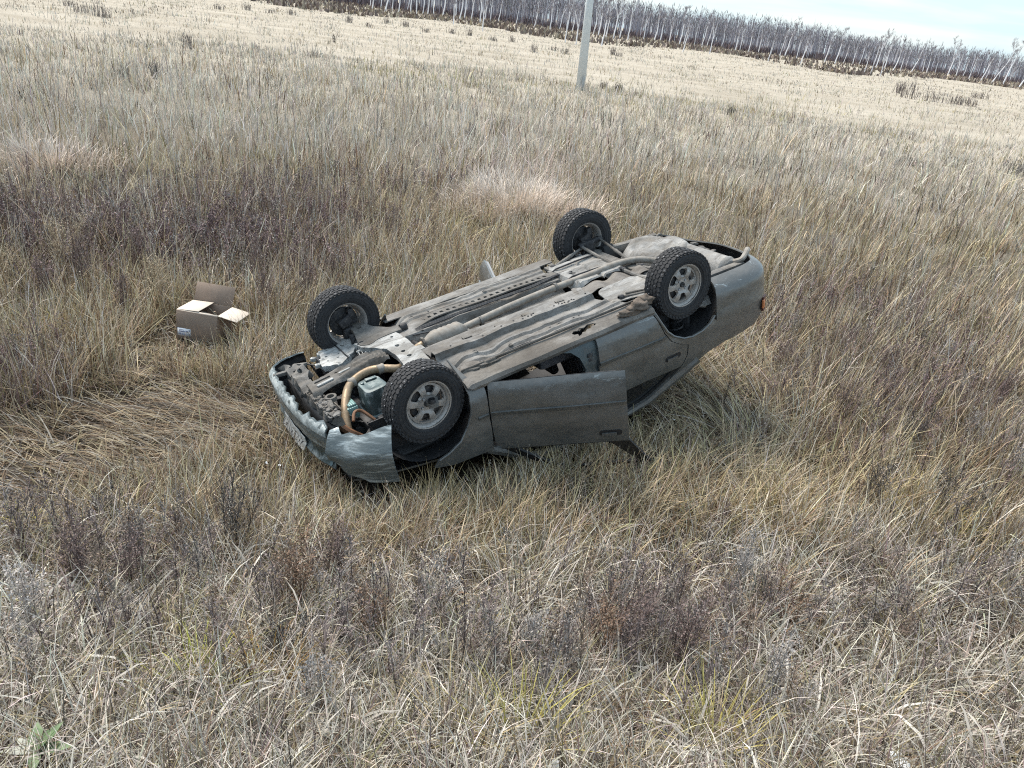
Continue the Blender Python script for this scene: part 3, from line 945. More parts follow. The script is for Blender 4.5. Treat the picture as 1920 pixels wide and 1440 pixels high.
bm_ = sheet('centre_member', beam, lambda x, y: (x, y, beam_z(x, y)), .016, .02, [M['frame'], M['dark']], car, (0, 0, -1), holes=[rounded([(1.72, .035), (1.86, .01), (1.86, .035), (1.72, .062)], .012, 2), rounded([(1.60, .075), (1.68, .06), (1.68, .078), (1.60, .094)], .008, 2)], ang=60)
mb = MB(); mb.bar((1.72, -.02, .178), (1.86, -.05, .178), .028, .014); mb.bar((1.56, .035, .172), (1.66, .015, .172), .02, .01); mb.build('beam_pad', M['whitealloy'], bm_, bevel=.005)

# transmission pan
tp = [(1.69, .34), (1.62, .64), (1.34, .70), (1.29, .56), (1.40, .40), (1.55, .28)]
tpz = lambda x, y: .235 + .006 * math.sin(50 * x) * float(smooth(1.45, 1.40, x)) + .004 * math.sin(61 * x + 47 * y)
tpan = sheet('transmission_pan', [p for a, b in zip(tp, tp[1:] + tp[:1]) for p in (a, (a[0] * .72 + b[0] * .28 + .012, a[1] * .72 + b[1] * .28), (a[0] * .5 + b[0] * .5 - .008, a[1] * .5 + b[1] * .5))], lambda x, y: (x, y, tpz(x, y)), .02, .05, M['whitealloy'], car, (0, 0, -1),
             holes=[arc(x, y, r, 0, 360, 8)[:-1] for x, y, r in ((1.42, .60, .018), (1.56, .60, .010), (1.60, .50, .012), (1.50, .47, .010), (1.53, .40, .012), (1.62, .40, .010), (1.47, .53, .008))])
mb = MB()
for x, y in ((1.66, .35), (1.64, .48), (1.62, .60), (1.50, .665), (1.38, .685), (1.31, .60), (1.36, .47), (1.46, .37), (1.56, .30), (1.70, .42), (1.69, .56)):
    mb.lathe([(.012, .232), (.012, .246), (.001, .232)], 8, axis='z', centre=(x, y, 0))
    mb.box((x + .005, y, .25), (.035, .04, .03), Matrix.Rotation(x * 9 + y * 5, 3, 'Z'))
mb.build('pan_bolts', M['whitealloy'], tpan, bevel=.003)
mb = MB(); mb.bar((1.47, .31, .228), (1.47, .70, .228), .008, .008); mb.build('pan_seam', M['dark'], tpan)
mb = MB(); mb.box((1.44, .47, .42), (.44, .42, .28)); mb.build('gearbox_case', M['dark'], car, bevel=.03)
# finned bellhousing between pan and beam
mb = MB()
mb.box((1.31, .335, .27), (.13, .11, .05), Matrix.Rotation(-.5, 3, 'Z'))
bh = mb.build('bellhousing', M['black'], car, bevel=.006)
mb = MB()
mb.bar((1.245, .39, .232), (1.38, .36, .232), .02, .02)
for k in range(5):
    mb.bar((1.255 + .028 * k, .385 - .005 * k, .236), (1.268 + .030 * k, .275 - .004 * k, .236), .006, .02)
mb.build('cast_fins', M['whitealloy'], bh)

# engine oil pan (deep pressed sump)
mb = MB(); vs = []
op0 = rounded([(1.385, -.33), (1.60, -.36), (1.60, -.10), (1.40, -.09)], .06, 4)
cxo, cyo = 1.495, -.22
rings = [(1.16, .44), (1.13, .43), (1.02, .425), (.98, .36), (.92, .26), (.86, .237), (.72, .231), (.5, .238), (.25, .238)]
n = len(op0); fs = []
for sc, z in rings:
    for x, y in op0: vs.append((cxo + (x - cxo) * sc, cyo + (y - cyo) * sc, z))
for i in range(len(rings) - 1):
    for k in range(n): fs.append((i * n + k, i * n + (k + 1) % n, (i + 1) * n + (k + 1) % n, (i + 1) * n + k))
fs.append(tuple((len(rings) - 1) * n + k for k in range(n)))
mb.add(vs, fs); opn = mb.build('oil_pan', M['oilpan'], car, ang=50)
mb = MB(); mb.lathe([(.001, .222), (.016, .222), (.016, .236)], 8, axis='z', centre=(1.555, -.17, 0)); mb.bar((1.43, -.15, .228), (1.52, -.145, .228), .035, .012); mb.build('drain_plug', M['oilpan'], opn, bevel=.003)
mb = MB(); mb.box((1.50, -.22, .56), (.34, .42, .24)); mb.build('engine_block', M['dark'], car, bevel=.03)
for (x, y, z, r) in ((1.46, -.50, .42, .085), (1.62, -.50, .52, .06), (1.36, -.50, .55, .05)):
    mb = MB(); pr_ = []
    for k in range(5): pr_ += [(r * (1 - .02 * (k % 2)), -.02 + .008 * k)]
    mb.lathe([(.001, -.02)] + pr_ + [(r * .8, .02), (r * .78, -.01), (r * .5, -.012), (r * .3, -.02), (.001, -.02)], 20, axis='y', centre=(x, y, z)); mb.build('belt_pulley', M['dark'], car)
mb = MB(); mb.box((1.71, -.25, .365), (.085, .12, .10)); mb.box((1.70, -.25, .31), (.06, .09, .02)); tl_ = mb.build('relay_box', M['teal'], car, bevel=.008)
mb = MB()
for k in range(4): mb.bar((1.68 + .018 * k, -.30, .303), (1.68 + .018 * k, -.20, .303), .006, .012)
mb.build('relay_ribs', M['teal'], tl_)
hoses = [([(1.76, -.42, .36), (1.72, -.36, .33), (1.66, -.34, .35), (1.60, -.42, .42)], .012, 'brown'), ([(1.60, -.40, .44), (1.66, -.47, .45), (1.76, -.52, .50), (1.80, -.54, .60)], .016, 'dark'),
         ([(1.42, -.40, .40), (1.52, -.50, .40), (1.64, -.56, .47), (1.72, -.60, .58)], .012, 'frame'), ([(1.86, .10, .26), (1.80, -.14, .30), (1.77, -.30, .34), (1.70, -.33, .40)], .007, 'pipe'),
         ([(1.90, .45, .24), (1.78, .52, .25), (1.70, .46, .27), (1.62, .40, .30)], .006, 'dark'), ([(1.88, -.36, .34), (1.82, -.42, .42), (1.74, -.45, .50)], .03, 'brown'), ([(1.30, -.36, .30), (1.36, -.30, .30), (1.44, -.42, .33)], .016, 'frame')]
for pts, r, mm in hoses:
    mb = MB(); mb.tube(catmull(pts, 6), r, 8); mb.build('hose', M[mm], car)
mb = MB()
for k in range(46):
    x = random.uniform(1.40, 1.88); y = random.uniform(-.58, .30); z = random.uniform(.46, .60)
    mb.box((x, y, z), (random.uniform(.03, .12), random.uniform(.03, .10), random.uniform(.04, .12)), Matrix.Rotation(random.uniform(-.6, .6), 3, 'Z') @ Matrix.Rotation(random.uniform(-.4, .4), 3, 'X'))
eb = mb.build('engine_clutter', M['dark'], car, bevel=.006); eb['kind'] = 'stuff'

# radiator support: dirty lower cross member with a hooked end
rs = [(1.86, .56), (1.89, .60), (1.93, .595), (1.94, .54), (1.935, .36), (1.945, .10), (1.94, -.20), (1.925, -.46), (1.85, -.50), (1.84, -.30), (1.84, -.05), (1.84, .20), (1.83, .30), (1.79, .37), (1.81, .47)]
rsup = sheet('radiator_support', rs, lambda x, y: (x, y, .235 + .02 * math.sin(17 * y) * math.sin(30 * x) + .012 * math.sin(53 * y + 31 * x)), .02, .06, [M['frame'], M['inner']], car, (0, 0, -1), holes=[arc(1.895, .535, .02, 0, 360, 9)[:-1], arc(1.86, .40, .02, 0, 360, 9)[:-1]], ang=70)
mb = MB()
for k in range(150):
    y = random.uniform(-.50, .05); x = random.uniform(1.845, 1.93)
    r_ = random.uniform(.004, .015)
    mb.box((x, y, .232 - r_ * .3), (r_ * 2, r_ * 2, r_ * 1.3), Matrix.Rotation(random.uniform(0, 3), 3, 'Z') @ Matrix.Rotation(random.uniform(-.7, .7), 3, 'X'))
cm = mb.build('caked_dirt', M['floor'], rsup, bevel=.006); cm['kind'] = 'stuff'
mb = MB(); mb.lathe([(.028, .215), (.045, .215), (.045, .25), (.028, .25)], 16, axis='z', centre=(1.82, -.20, 0), closed=True); mb.bar((1.84, -.22, .24), (1.92, -.28, .24), .04, .02); mb.build('support_bracket', M['frame'], rsup)
mb = MB(); mb.bar((1.93, .52, .26), (2.04, .56, .27), .035, .03); mb.build('bumper_stay', M['frame'], car, bevel=.004)
mb = MB(); mb.box((1.93, 0, .45), (.05, 1.0, .30)); mb.build('radiator', M['black'], car)

# ---------------------------------------------------------------- wheels
def tyre_mesh():
    mb = MB()
    prof = [(.192, -.080), (.205, -.092), (.235, -.102), (.265, -.104), (.290, -.098), (.303, -.088), (.309, -.075), (.311, -.04), (.312, 0), (.311, .04), (.309, .075), (.303, .088), (.290, .098), (.265, .104), (.235, .102), (.205, .092), (.192, .080), (.188, .06), (.188, -.06)]
    mb.lathe(prof, 56, closed=True)
    r_ = random.Random(4)
    N = 44
    for i in range(N):
        for row, (y, w, sl) in enumerate(((-.077, .034, .25), (-.037, .030, -.35), (.0, .026, .4), (.037, .030, -.35), (.077, .034, .25))):
            a = 2 * PI * (i + .5 * (row % 2)) / N
            rr = .3085 if row in (1, 2, 3) else .3045
            L = 2 * PI * .32 / N * .80
            R_ = Matrix.Rotation(-a, 3, 'Y') @ Matrix.Rotation(sl, 3, 'X')
            cc = Vector((rr * math.cos(a), y, rr * math.sin(a)))
            mb.box(cc, (.018, w, L), R_, 0)
            if row != 2 and r_.random() < .30:
                q = Vector(((rr + .0095) * math.cos(a), y + r_.uniform(-.008, .008), (rr + .0095) * math.sin(a)))
                mb.box(q, (.005, .006, .006), R_, 1)
        a = 2 * PI * (i + .5) / N            # shoulder lugs
        for sgn in (-1, 1):
            cc = Vector((.296 * math.cos(a), sgn * .0975, .296 * math.sin(a)))
            mb.box(cc, (.016, .009, .022), Matrix.Rotation(-a, 3, 'Y') @ Matrix.Rotation(sgn * .4, 3, 'Z'), 0)
    for rr in (.218, .245, .272):
        for sgn in (-1, 1):
            mb.lathe([(rr - .002, sgn * .1015), (rr, sgn * .1055), (rr + .002, sgn * .1015)], 56)
    return mb.build('tyre', [M['rubber'], M['stud']], None, ang=30)


def rim_mesh():
    """outer face towards -y"""
    mb = MB()
    mb.lathe([(.188, -.086), (.198, -.088), (.197, -.078), (.185, -.074), (.176, -.064), (.170, -.05), (.165, .0), (.168, .05), (.180, .07), (.194, .078), (.194, .084), (.185, .080), (.172, .06), (.160, .0), (.160, -.045)], 48)
    o = mb.build('rim', M['alloy'], None, ang=50)
    wins = []
    for k in range(6):
        a = 60 * k + 30
        half0, half1 = 20, 17
        pts = [(.080, a - 15), (.153, a - 19), (.156, a), (.153, a + 19), (.080, a + 15), (.076, a)]
        poly = [(r * math.cos(math.radians(t)), r * math.sin(math.radians(t))) for r, t in pts]
        wins.append(rounded(poly, .012, 3))
    lugs = [arc(.050 * math.cos(math.radians(90 * k + 45)), .050 * math.sin(math.radians(90 * k + 45)), .0125, 0, 360, 10)[:-1] for k in range(4)]

    def face(x, z):
        r = math.hypot(x, z)
        y = -.062 + .012 * float(smooth(.12, .165, r)) + .012 * float(smooth(.078, .066, r))
        a = math.degrees(math.atan2(z, x)) % 60
        y -= .006 * float(smooth(22, 8, min(a, 60 - a))) * float(smooth(.07, .10, r))
        return (x, y, z)
    f = sheet('spokes', arc(0, 0, .168, 0, 360, 48)[:-1], face, .013, .02, M['alloy'], None, (0, -1, 0), holes=wins + lugs + [arc(0, 0, .026, 0, 360, 14)[:-1]], ang=50)
    mb = MB()
    for k in range(4):
        a = math.radians(90 * k + 45)
        mb.lathe([(.001, -.060), (.008, -.060), (.009, -.05), (.009, -.03)], 6, centre=(.050 * math.cos(a), 0, .050 * math.sin(a)))
    g = mb.build('lug_nuts', M['stud'], None)
    mb = MB(); mb.lathe([(.026, -.052), (.022, -.064), (.012, -.066), (.001, -.060)], 14)
    h = mb.build('centre_cap', M['dark'], None)
    return [o, f, g, h]


def hub_mesh(front):
    mb = MB()
    mb.lathe([(.001, -.028), (.125, -.028), (.128, -.022), (.128, .0), (.122, .004), (.06, .006), (.055, .03), (.04, .05), (.03, .055), (.001, .055)], 28)
    mb.box((.0, .045, .09), (.09, .07, .10)); mb.box((.06, .03, -.06), (.05, .05, .10))
    mb.box((-.02, .07, -.03), (.11, .05, .07), Matrix.Rotation(.4, 3, 'Y'))
    return mb.build('wheel', M['dark'], None, bevel=.004)


tyre0 = tyre_mesh(); rim0 = rim_mesh(); hub0 = hub_mesh(True)
WHEELS = [  # x, y centre, z, steer, spin, label
    ((1.295, -.685, .268), -4, 20, 'front wheel with silver six-spoke rim towards the viewer'),
    ((-1.17, -.685, .160), 0, 3, 'rear wheel with dusty six-spoke rim towards the viewer'),
    ((1.315, .735, .098), 176, 40, 'far front wheel showing its hollow inner side'),
    ((-1.225, .735, .118), 180, 10, 'far rear wheel showing its hollow inner side')]
first = True
for (loc, st, spin, lb) in WHEELS:
    h = hub0 if first else hub0.copy()
    if not first: C.objects.link(h)
    h.parent = car; h.location = loc
    h.rotation_euler = (0, 0, math.radians(st)); h['label'] = lb
    for src, nm in [(tyre0, 'tyre')] + [(r_, r_.name.split('.')[0]) for r_ in rim0]:
        c = src if first else src.copy()
        if not first: C.objects.link(c)
        c.parent = h; c.scale = (.94, .96, .94); c.rotation_euler = (0, math.radians(spin), 0)
    first = False

# front lower arms, drive shafts, struts
for s in (1, -1):
    zb = .135 if s > 0 else .24
    arm = [(1.30, .80), (1.235, .82), (1.19, .70), (1.13, .56), (1.02, .47), (.90, .45), (.90, .385), (1.06, .385), (1.18, .37), (1.26, .33), (1.34, .36), (1.33, .45), (1.30, .58)]
    a_ = sheet('lower_control_arm', rounded(arm, .03, 3), lambda x, y, s=s, zb=zb: (x, s * y, zb + .10 * (.80 - y) * (1 if s > 0 else .2) - .008 * math.cos((y - .6) * 14)), .025, .035, M['frame'], car, (0, 0, -1), holes=[arc(1.235, .62, .022, 0, 360, 12)[:-1], arc(1.235, .72, .007, 0, 360, 6)[:-1]])
    mb = MB(); mb.lathe([(.03, -.03), (.036, -.02), (.036, .02), (.03, .03)], 12, axis='x', centre=(.92, s * .415, zb + .05)); mb.lathe([(.026, -.02), (.03, .0), (.02, .03)], 12, axis='z', centre=(1.27, s * .78, zb)); mb.build('bushing', M['dark'], a_)
    mb = MB()
    for k in range(6): mb.lathe([(.030 + .012 * (k % 2), .40 + .03 * k), (.036 + .012 * ((k + 1) % 2), .41 + .03 * k)], 12, axis='y', centre=(1.31, 0 if s > 0 else -.99, .22))
    mb.tube([(1.33, s * .30, .27), (1.31, s * .62, .21)], .016, 10)
    mb.build('drive_shaft', M['dark'], car)
    mb = MB(); mb.tube([(1.31, s * .62, .18), (1.27, s * .56, .62)], [.03, .035], 10); mb.build('front_strut', M['dark'], car)
# steering rods
mb = MB(); mb.tube([(1.16, .30, .30), (1.20, .62, .22)], .012, 8); mb.build('tie_rod', M['dark'], car)
mb = MB(); mb.tube([(1.20, -.34, .27), (1.27, -.62, .30)], .018, 8); mb.build('tie_rod', M['frame'], car)

# rear suspension: trailing rod, two lateral links, strut with coil spring
for s in (1, -1):
    hz = .125 if s > 0 else .20
    for nm, a, b, r in (('trailing_link', (-1.22, s * .63, hz + .01), (-.70, s * .50, .19), .017), ('lateral_link', (-1.36, s * .63, hz), (-1.30, s * .06, .215), .016), ('lateral_link', (-1.11, s * .60, hz), (-1.12, s * .02, .205), .019)):
        a = Vector(a); b = Vector(b)
        mb = MB(); mb.tube([a, a.lerp(b, .45), a.lerp(b, .5), a.lerp(b, .55), b], [r * .8, r * .8, r * 1.15, r, r], 8)
        o = mb.build(nm, M['frame'], car)
        mb = MB()
        for p in (a, b): mb.lathe([(.018, -.025), (.026, -.02), (.026, .02), (.018, .025)], 10, axis='x', centre=tuple(p))
        mb.build('bushing', M['dark'], o)
    mb = MB(); mb.bar((-1.10, s * .62, hz), (-1.37, s * .64, hz), .05, .045); mb.box((-1.22, s * .63, hz + .05), (.10, .06, .12)); mb.build('hub_carrier', M['dark'], car, bevel=.008)
    mb = MB(); mb.tube([(-1.21, s * .60, hz + .1), (-1.20, s * .58, .66)], [.027, .03], 10); st = mb.build('rear_strut', M['dark'], car)
    pts = [(-1.205 + .068 * math.cos(t), s * .60 + .068 * math.sin(t) * 1, .26 + .40 * t / (2 * PI * 5.5)) for t in np.linspace(0, 2 * PI * 5.5, 100)]
    mb = MB(); mb.tube(pts, .0095, 6); mb.build('coil_spring', M['dark'], st)
    mb = MB(); mb.tube(catmull([(-.74, s * .50, .20), (-.90, s * .56, .22), (-1.08, s * .60, .24), (-1.16, s * .62, .20)], 5), .007, 6); mb.build('brake_hose', M['dark'], car)
mb = MB(); mb.box((-.68, .50, .195), (.10, .12, .03)); mb.box((-.64, .42, .185), (.10, .05, .02)); mb.box((-.72, .56, .185), (.05, .05, .02)); mb.build('link_mount', M['frame'], car, bevel=.005)
mb = MB(); mb.box((-1.40, .60, .30), (.12, .16, .2), Matrix.Rotation(.3, 3, 'X')); mb.build('mud_flap', M['black'], car, bevel=.01)
mb = MB(); mb.bar((-1.05, -.62, .20), (-.76, -.50, .215), .05, .02); mb.tube([(-1.06, -.60, .18), (-.78, -.46, .19)], .012, 8); mb.build('handbrake_bracket', M['frame'], car, bevel=.004)

# clods of mud packed in front of the rear wheel
def clod(name, c, r, seed, parent, m=M['mud'], sub_=3):
    bm = bmesh.new(); bmesh.ops.create_icosphere(bm, subdivisions=sub_, radius=1)
    r_ = np.random.default_rng(seed); ph = r_.uniform(0, 6, 9)
    for v in bm.verts:
        p = v.co
        d = 1 + .25 * math.sin(3 * p.x + ph[0]) * math.sin(4 * p.y + ph[1]) + .22 * math.sin(7 * p.z + ph[2] + 3 * p.x) + .16 * math.sin(13 * p.x + ph[3]) * math.sin(12 * p.z + 11 * p.y + ph[4]) + r_.uniform(-.07, .07)
        v.co = Vector((p.x * r[0] * d + c[0], p.y * r[1] * d + c[1], p.z * r[2] * d + c[2]))
    me = bpy.data.meshes.new(name); bm.to_mesh(me); bm.free()
    return link(name, me, m, parent)


clod('mud_clod', (-.66, -.76, .175), (.10, .06, .045), 1, car)
clod('mud_clod', (-.77, -.72, .17), (.07, .06, .05), 2, car)
clod('mud_clod', (-.52, -.77, .185), (.07, .035, .03), 3, car)
clod('mud_clod', (.86, -.62, .20), (.12, .07, .03), 4, car, M['floor2'])
clod('mud_clod', (.72, -.66, .185), (.10, .035, .02), 5, car, M['floor2'])

for o_ in C.objects:
    if o_.name.split('.')[0] in ('pan_bolts', 'bumper_brackets', 'subframe_brackets', 'lug_nuts', 'cast_fins', 'relay_ribs', 'plate_lettering', 'bushing', 'beam_pad', 'drain_plug', 'underseal_seam'):
        o_['kind'] = 'stuff'

# ================================================================== SETTING: ground, forest edge, pole
def to_px(p):
    """photograph pixel of world points, for looking up what grows where"""
    q = (np.asarray(p, float) - np.array([0, 0, CAM_H])) @ CW
    zc = np.maximum(q[..., 2], .05)
    return 960 + F_PX * q[..., 0] / zc, 720 + F_PX * q[..., 1] / zc


radii = np.concatenate([[0.0], np.geomspace(.5, 1600, 150)])
NA = 220
ang_ = np.linspace(0, 2 * PI, NA, endpoint=False)
gx = (radii[:, None] * np.sin(ang_)[None]).ravel(); gy = (radii[:, None] * np.cos(ang_)[None]).ravel()
gv_ = np.c_[gx, gy, gz(gx, gy)]
gf_ = [(i * NA + k, (i + 1) * NA + k, (i + 1) * NA + (k + 1) % NA, i * NA + (k + 1) % NA) for i in range(len(radii) - 1) for k in range(NA)]
me = bpy.data.meshes.new('ground'); me.from_pydata(gv_.tolist(), [], gf_)
bmx = bmesh.new(); bmx.from_mesh(me); bmesh.ops.remove_doubles(bmx, verts=bmx.verts, dist=1e-4); bmesh.ops.recalc_face_normals(bmx, faces=bmx.faces); bmx.to_mesh(me); bmx.free()
m, t, p = mat('field_soil_and_thatch')
geo = t.nodes.new('ShaderNodeNewGeometry')
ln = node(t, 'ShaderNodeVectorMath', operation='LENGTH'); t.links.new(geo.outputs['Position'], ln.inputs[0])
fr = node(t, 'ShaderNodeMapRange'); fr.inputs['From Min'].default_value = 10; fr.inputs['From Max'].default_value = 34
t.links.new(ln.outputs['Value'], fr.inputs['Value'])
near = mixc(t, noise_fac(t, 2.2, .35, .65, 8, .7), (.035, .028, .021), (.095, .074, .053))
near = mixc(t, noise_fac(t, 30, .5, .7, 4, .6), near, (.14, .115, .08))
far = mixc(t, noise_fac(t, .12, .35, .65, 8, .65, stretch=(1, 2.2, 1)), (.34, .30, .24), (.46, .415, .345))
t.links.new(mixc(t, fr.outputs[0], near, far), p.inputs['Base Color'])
p.inputs['Roughness'].default_value = 1.0
p.inputs['Specular IOR Level'].default_value = .1
bump(t, p, noise_fac(t, 14, .2, .8, 8, .7), .8, .05)
ground = link('ground', me, m)
tag(ground, 'flat dry-grass field reaching from the roadside slope to the forest', None, None, 'structure')
if 'label' in ground: del ground['label']


def strips(name, base, h, w, lean, bend, az, col, segs, material, curl=None):
    """many tapering leaf strips as one mesh: base (N,3), length, width, lean from vertical, extra bend, azimuth, colour"""
    N = len(h)
    nv = 2 * segs + 1
    V = np.zeros((N, nv, 3), np.float32)
    pos = base.astype(np.float32).copy()
    wd = np.c_[-np.sin(az), np.cos(az), np.zeros(N)].astype(np.float32)
    if curl is not None:      # turn the strip's face about its own length
        wd = wd * np.cos(curl)[:, None] + np.c_[np.zeros(N), np.zeros(N), np.sin(curl)]
    for k in range(segs):
        tt = k / segs
        ww = w * (1 - .75 * tt ** 1.5) * .5
        V[:, 2 * k] = pos - wd * ww[:, None]
        V[:, 2 * k + 1] = pos + wd * ww[:, None]
        th = lean + bend * ((k + .5) / segs) ** 1.4
        st = (h / segs)[:, None]
        pos = pos + st * np.c_[np.sin(th) * np.cos(az), np.sin(th) * np.sin(az), np.cos(th)]
    V[:, nv - 1] = pos
    idx = []
    for k in range(segs - 1): idx += [2 * k, 2 * k + 1, 2 * k + 3, 2 * k + 2]
    idx += [2 * segs - 2, 2 * segs - 1, 2 * segs]
    sizes = np.array([4] * (segs - 1) + [3], np.int32)
    loops = (np.arange(N, dtype=np.int64)[:, None] * nv + np.array(idx)[None]).astype(np.int32).ravel()
    tot = np.tile(sizes, N)
    start = np.concatenate([[0], np.cumsum(tot)[:-1]]).astype(np.int32)
    C_ = np.repeat(np.c_[col, np.ones(N)].astype(np.float32), nv, axis=0)
    return dict(V=V.reshape(-1, 3), loops=loops, start=start, tot=tot, C=C_)


def specks(base, size, col, rs):
    """small leaf or seed faces (one triangle each) at random angles"""
    N = len(base)
    a = rs.normal(size=(N, 3)); a /= np.linalg.norm(a, axis=1, keepdims=True)
    b = rs.normal(size=(N, 3)); b -= a * (a * b).sum(1, keepdims=True); b /= np.linalg.norm(b, axis=1, keepdims=True)
    s_ = np.asarray(size)[:, None] if np.ndim(size) else size
    V = np.stack([base - a * s_ * .5, base + a * s_ * .5, base + b * s_ * .9], 1).astype(np.float32)
    loops = np.arange(3 * N, dtype=np.int32)
    return dict(V=V.reshape(-1, 3), loops=loops, start=(np.arange(N) * 3).astype(np.int32), tot=np.full(N, 3, np.int32), C=np.repeat(np.c_[col, np.ones(N)].astype(np.float32), 3, axis=0))


def to_mesh(name, parts):
    V = []; L = []; St = []; To = []; Cc = []; vo = 0; lo = 0
    for q in parts:
        V.append(q['V']); L.append(q['loops'] + vo); St.append(q['start'] + lo); To.append(q['tot']); Cc.append(q['C'])
        vo += len(q['V']); lo += len(q['loops'])
    V = np.concatenate(V); L = np.concatenate(L); St = np.concatenate(St); To = np.concatenate(To); Cc = np.concatenate(Cc)
    me = bpy.data.meshes.new(name)
    me.vertices.add(len(V)); me.vertices.foreach_set('co', V.ravel())
    me.loops.add(len(L)); me.loops.foreach_set('vertex_index', L.astype(np.int32))
    me.polygons.add(len(St)); me.polygons.foreach_set('loop_start', St.astype(np.int32))
    try: me.polygons.foreach_set('loop_total', To.astype(np.int32))
    except Exception: pass
    at = me.color_attributes.new('tint', 'FLOAT_COLOR', 'POINT')
    at.data.foreach_set('color', Cc.ravel())
    me.update(calc_edges=True)
    return me


def plant_material(name, trans=.25, rough=.75):
    m = bpy.data.materials.new(name); m.use_nodes = True
    t = m.node_tree; t.nodes.clear()
    o = t.nodes.new('ShaderNodeOutputMaterial')
    at = node(t, 'ShaderNodeAttribute', attribute_name='tint')
    d = node(t, 'ShaderNodeBsdfPrincipled', Roughness=rough)
    d.inputs['Specular IOR Level'].default_value = .25
    t.links.new(at.outputs['Color'], d.inputs['Base Color'])
    if trans:
        tr = t.nodes.new('ShaderNodeBsdfTranslucent'); t.links.new(at.outputs['Color'], tr.inputs['Color'])
        mx_ = t.nodes.new('ShaderNodeMixShader'); mx_.inputs[0].default_value = trans
        t.links.new(d.outputs[0], mx_.inputs[1]); t.links.new(tr.outputs[0], mx_.inputs[2]); t.links.new(mx_.outputs[0], o.inputs[0])
    else: t.links.new(d.outputs[0], o.inputs[0])
    return m


M['grass'] = plant_material('dry_grass', .12)
M['twig'] = plant_material('dry_twigs', 0)
M['bark'] = plant_material('birch_bark', 0, .8)


# ---------------------------------------------------------------- forest
def edge_at(px, dy=0.0):
    """ground point on the forest edge at photograph column px (dy pixels nearer than the edge)"""
    y = 45 + (px - 960) * .117 + dy
    g = ground_at(px, y)
    return g


rf = np.random.default_rng(21)
tw = []
nF = 6000
pxs = rf.uniform(430, 2350, nF)
eg = np.array([edge_at(a, 0) for a in pxs])
dirn = eg / np.linalg.norm(eg[:, :2], axis=1, keepdims=True)
depth = rf.uniform(0, 1, nF) ** 1.2 * 85 + 3
base = eg + dirn * depth[:, None]; base[:, 2] = gz(base[:, 0], base[:, 1]) - .1
hh = rf.uniform(7.6, 12.0, nF) * (1 + .55 * (fbm(base[:, 0], base[:, 1], .045) - .5))
colt = np.where(rf.random((nF, 1)) < .30, np.array([[.68, .66, .70]]), np.array([[.31, .30, .345]])) * rf.uniform(.75, 1.2, (nF, 1))
tw.append(strips('t', base, hh, rf.uniform(.20, .34, nF), rf.normal(0, .04, nF), rf.normal(0, .06, nF), rf.uniform(0, 2 * PI, nF), colt, 2, None))
# second ribbon at right angles so that every trunk is solid from the side too
tw.append(strips('t', base, hh, rf.uniform(.20, .30, nF), np.zeros(nF), rf.normal(0, .05, nF), rf.uniform(0, 2 * PI, nF), colt, 2, None))
k = 12
bi = np.repeat(np.arange(nF), k); n2 = len(bi)
up = rf.uniform(.42, 1.0, n2)
bb = base[bi] + np.c_[rf.normal(0, .35, n2), rf.normal(0, .35, n2), hh[bi] * up]
colb = np.where(rf.random((n2, 1)) < .35, np.array([[.205, .205, .205]]), np.array([[.25, .235, .265]])) * rf.uniform(.6, 1.25, (n2, 1))
tw.append(strips('b', bb, rf.uniform(.9, 2.2, n2), rf.uniform(.09, .26, n2), rf.uniform(.2, .9, n2), rf.normal(0, .4, n2), rf.uniform(0, 2 * PI, n2), colb, 2, None))
# undergrowth
n3 = 14000
pu = rf.uniform(430, 2350, n3); eu = np.array([edge_at(a, 0) for a in pu]); du = eu / np.linalg.norm(eu[:, :2], axis=1, keepdims=True)
bu = eu + du * (rf.uniform(0, 1, n3) ** 1.5 * 60)[:, None]; bu[:, 2] = gz(bu[:, 0], bu[:, 1])
colu = np.array([[.15, .115, .12]]) * rf.uniform(.6, 1.5, (n3, 1))
tw.append(strips('u', bu, rf.uniform(1.0, 3.2, n3), rf.uniform(.25, .7, n3), rf.uniform(0, .5, n3), rf.normal(0, .3, n3), rf.uniform(0, 2 * PI, n3), colu, 2, None))
fo = link('birch_forest', to_mesh('birch_forest', tw), M['twig'], None, False)
tag(fo, 'bare purple-grey birch forest closing off the far side of the field', 'forest', None, 'stuff')

# low brown scrub in front of the forest
n4 = 16000
ps = rf.uniform(350, 2300, n4); ds = rf.uniform(0, 1, n4) ** 1.1 * (16 + 5 * np.sin(ps * .013)) * smooth(2300, 900, ps * 0 + 1000)
es = np.array([edge_at(a, b - 1) for a, b in zip(ps, ds)]); es[:, 2] = gz(es[:, 0], es[:, 1])
keep = (fbm(es[:, 0], es[:, 1] * .6, .05) + rf.uniform(-.25, .25, n4)) > (.30 + ds * .013)
es = es[keep]; n4 = len(es); ds = ds[keep]
cols = np.where(rf.random((n4, 1)) < .3, np.array([[.34, .29, .22]]), np.array([[.15, .115, .10]])) * rf.uniform(.6, 1.4, (n4, 1))
sc = link('heath_scrub', to_mesh('heath_scrub', [strips('s', es, rf.uniform(.4, 1.3, n4), rf.uniform(.25, .8, n4), rf.uniform(0, .8, n4), rf.normal(0, .4, n4), rf.uniform(0, 2 * PI, n4), cols, 2, None)]), M['twig'], None, False)
tag(sc, 'dark brown heath scrub along the foot of the forest', 'scrub', None, 'stuff')


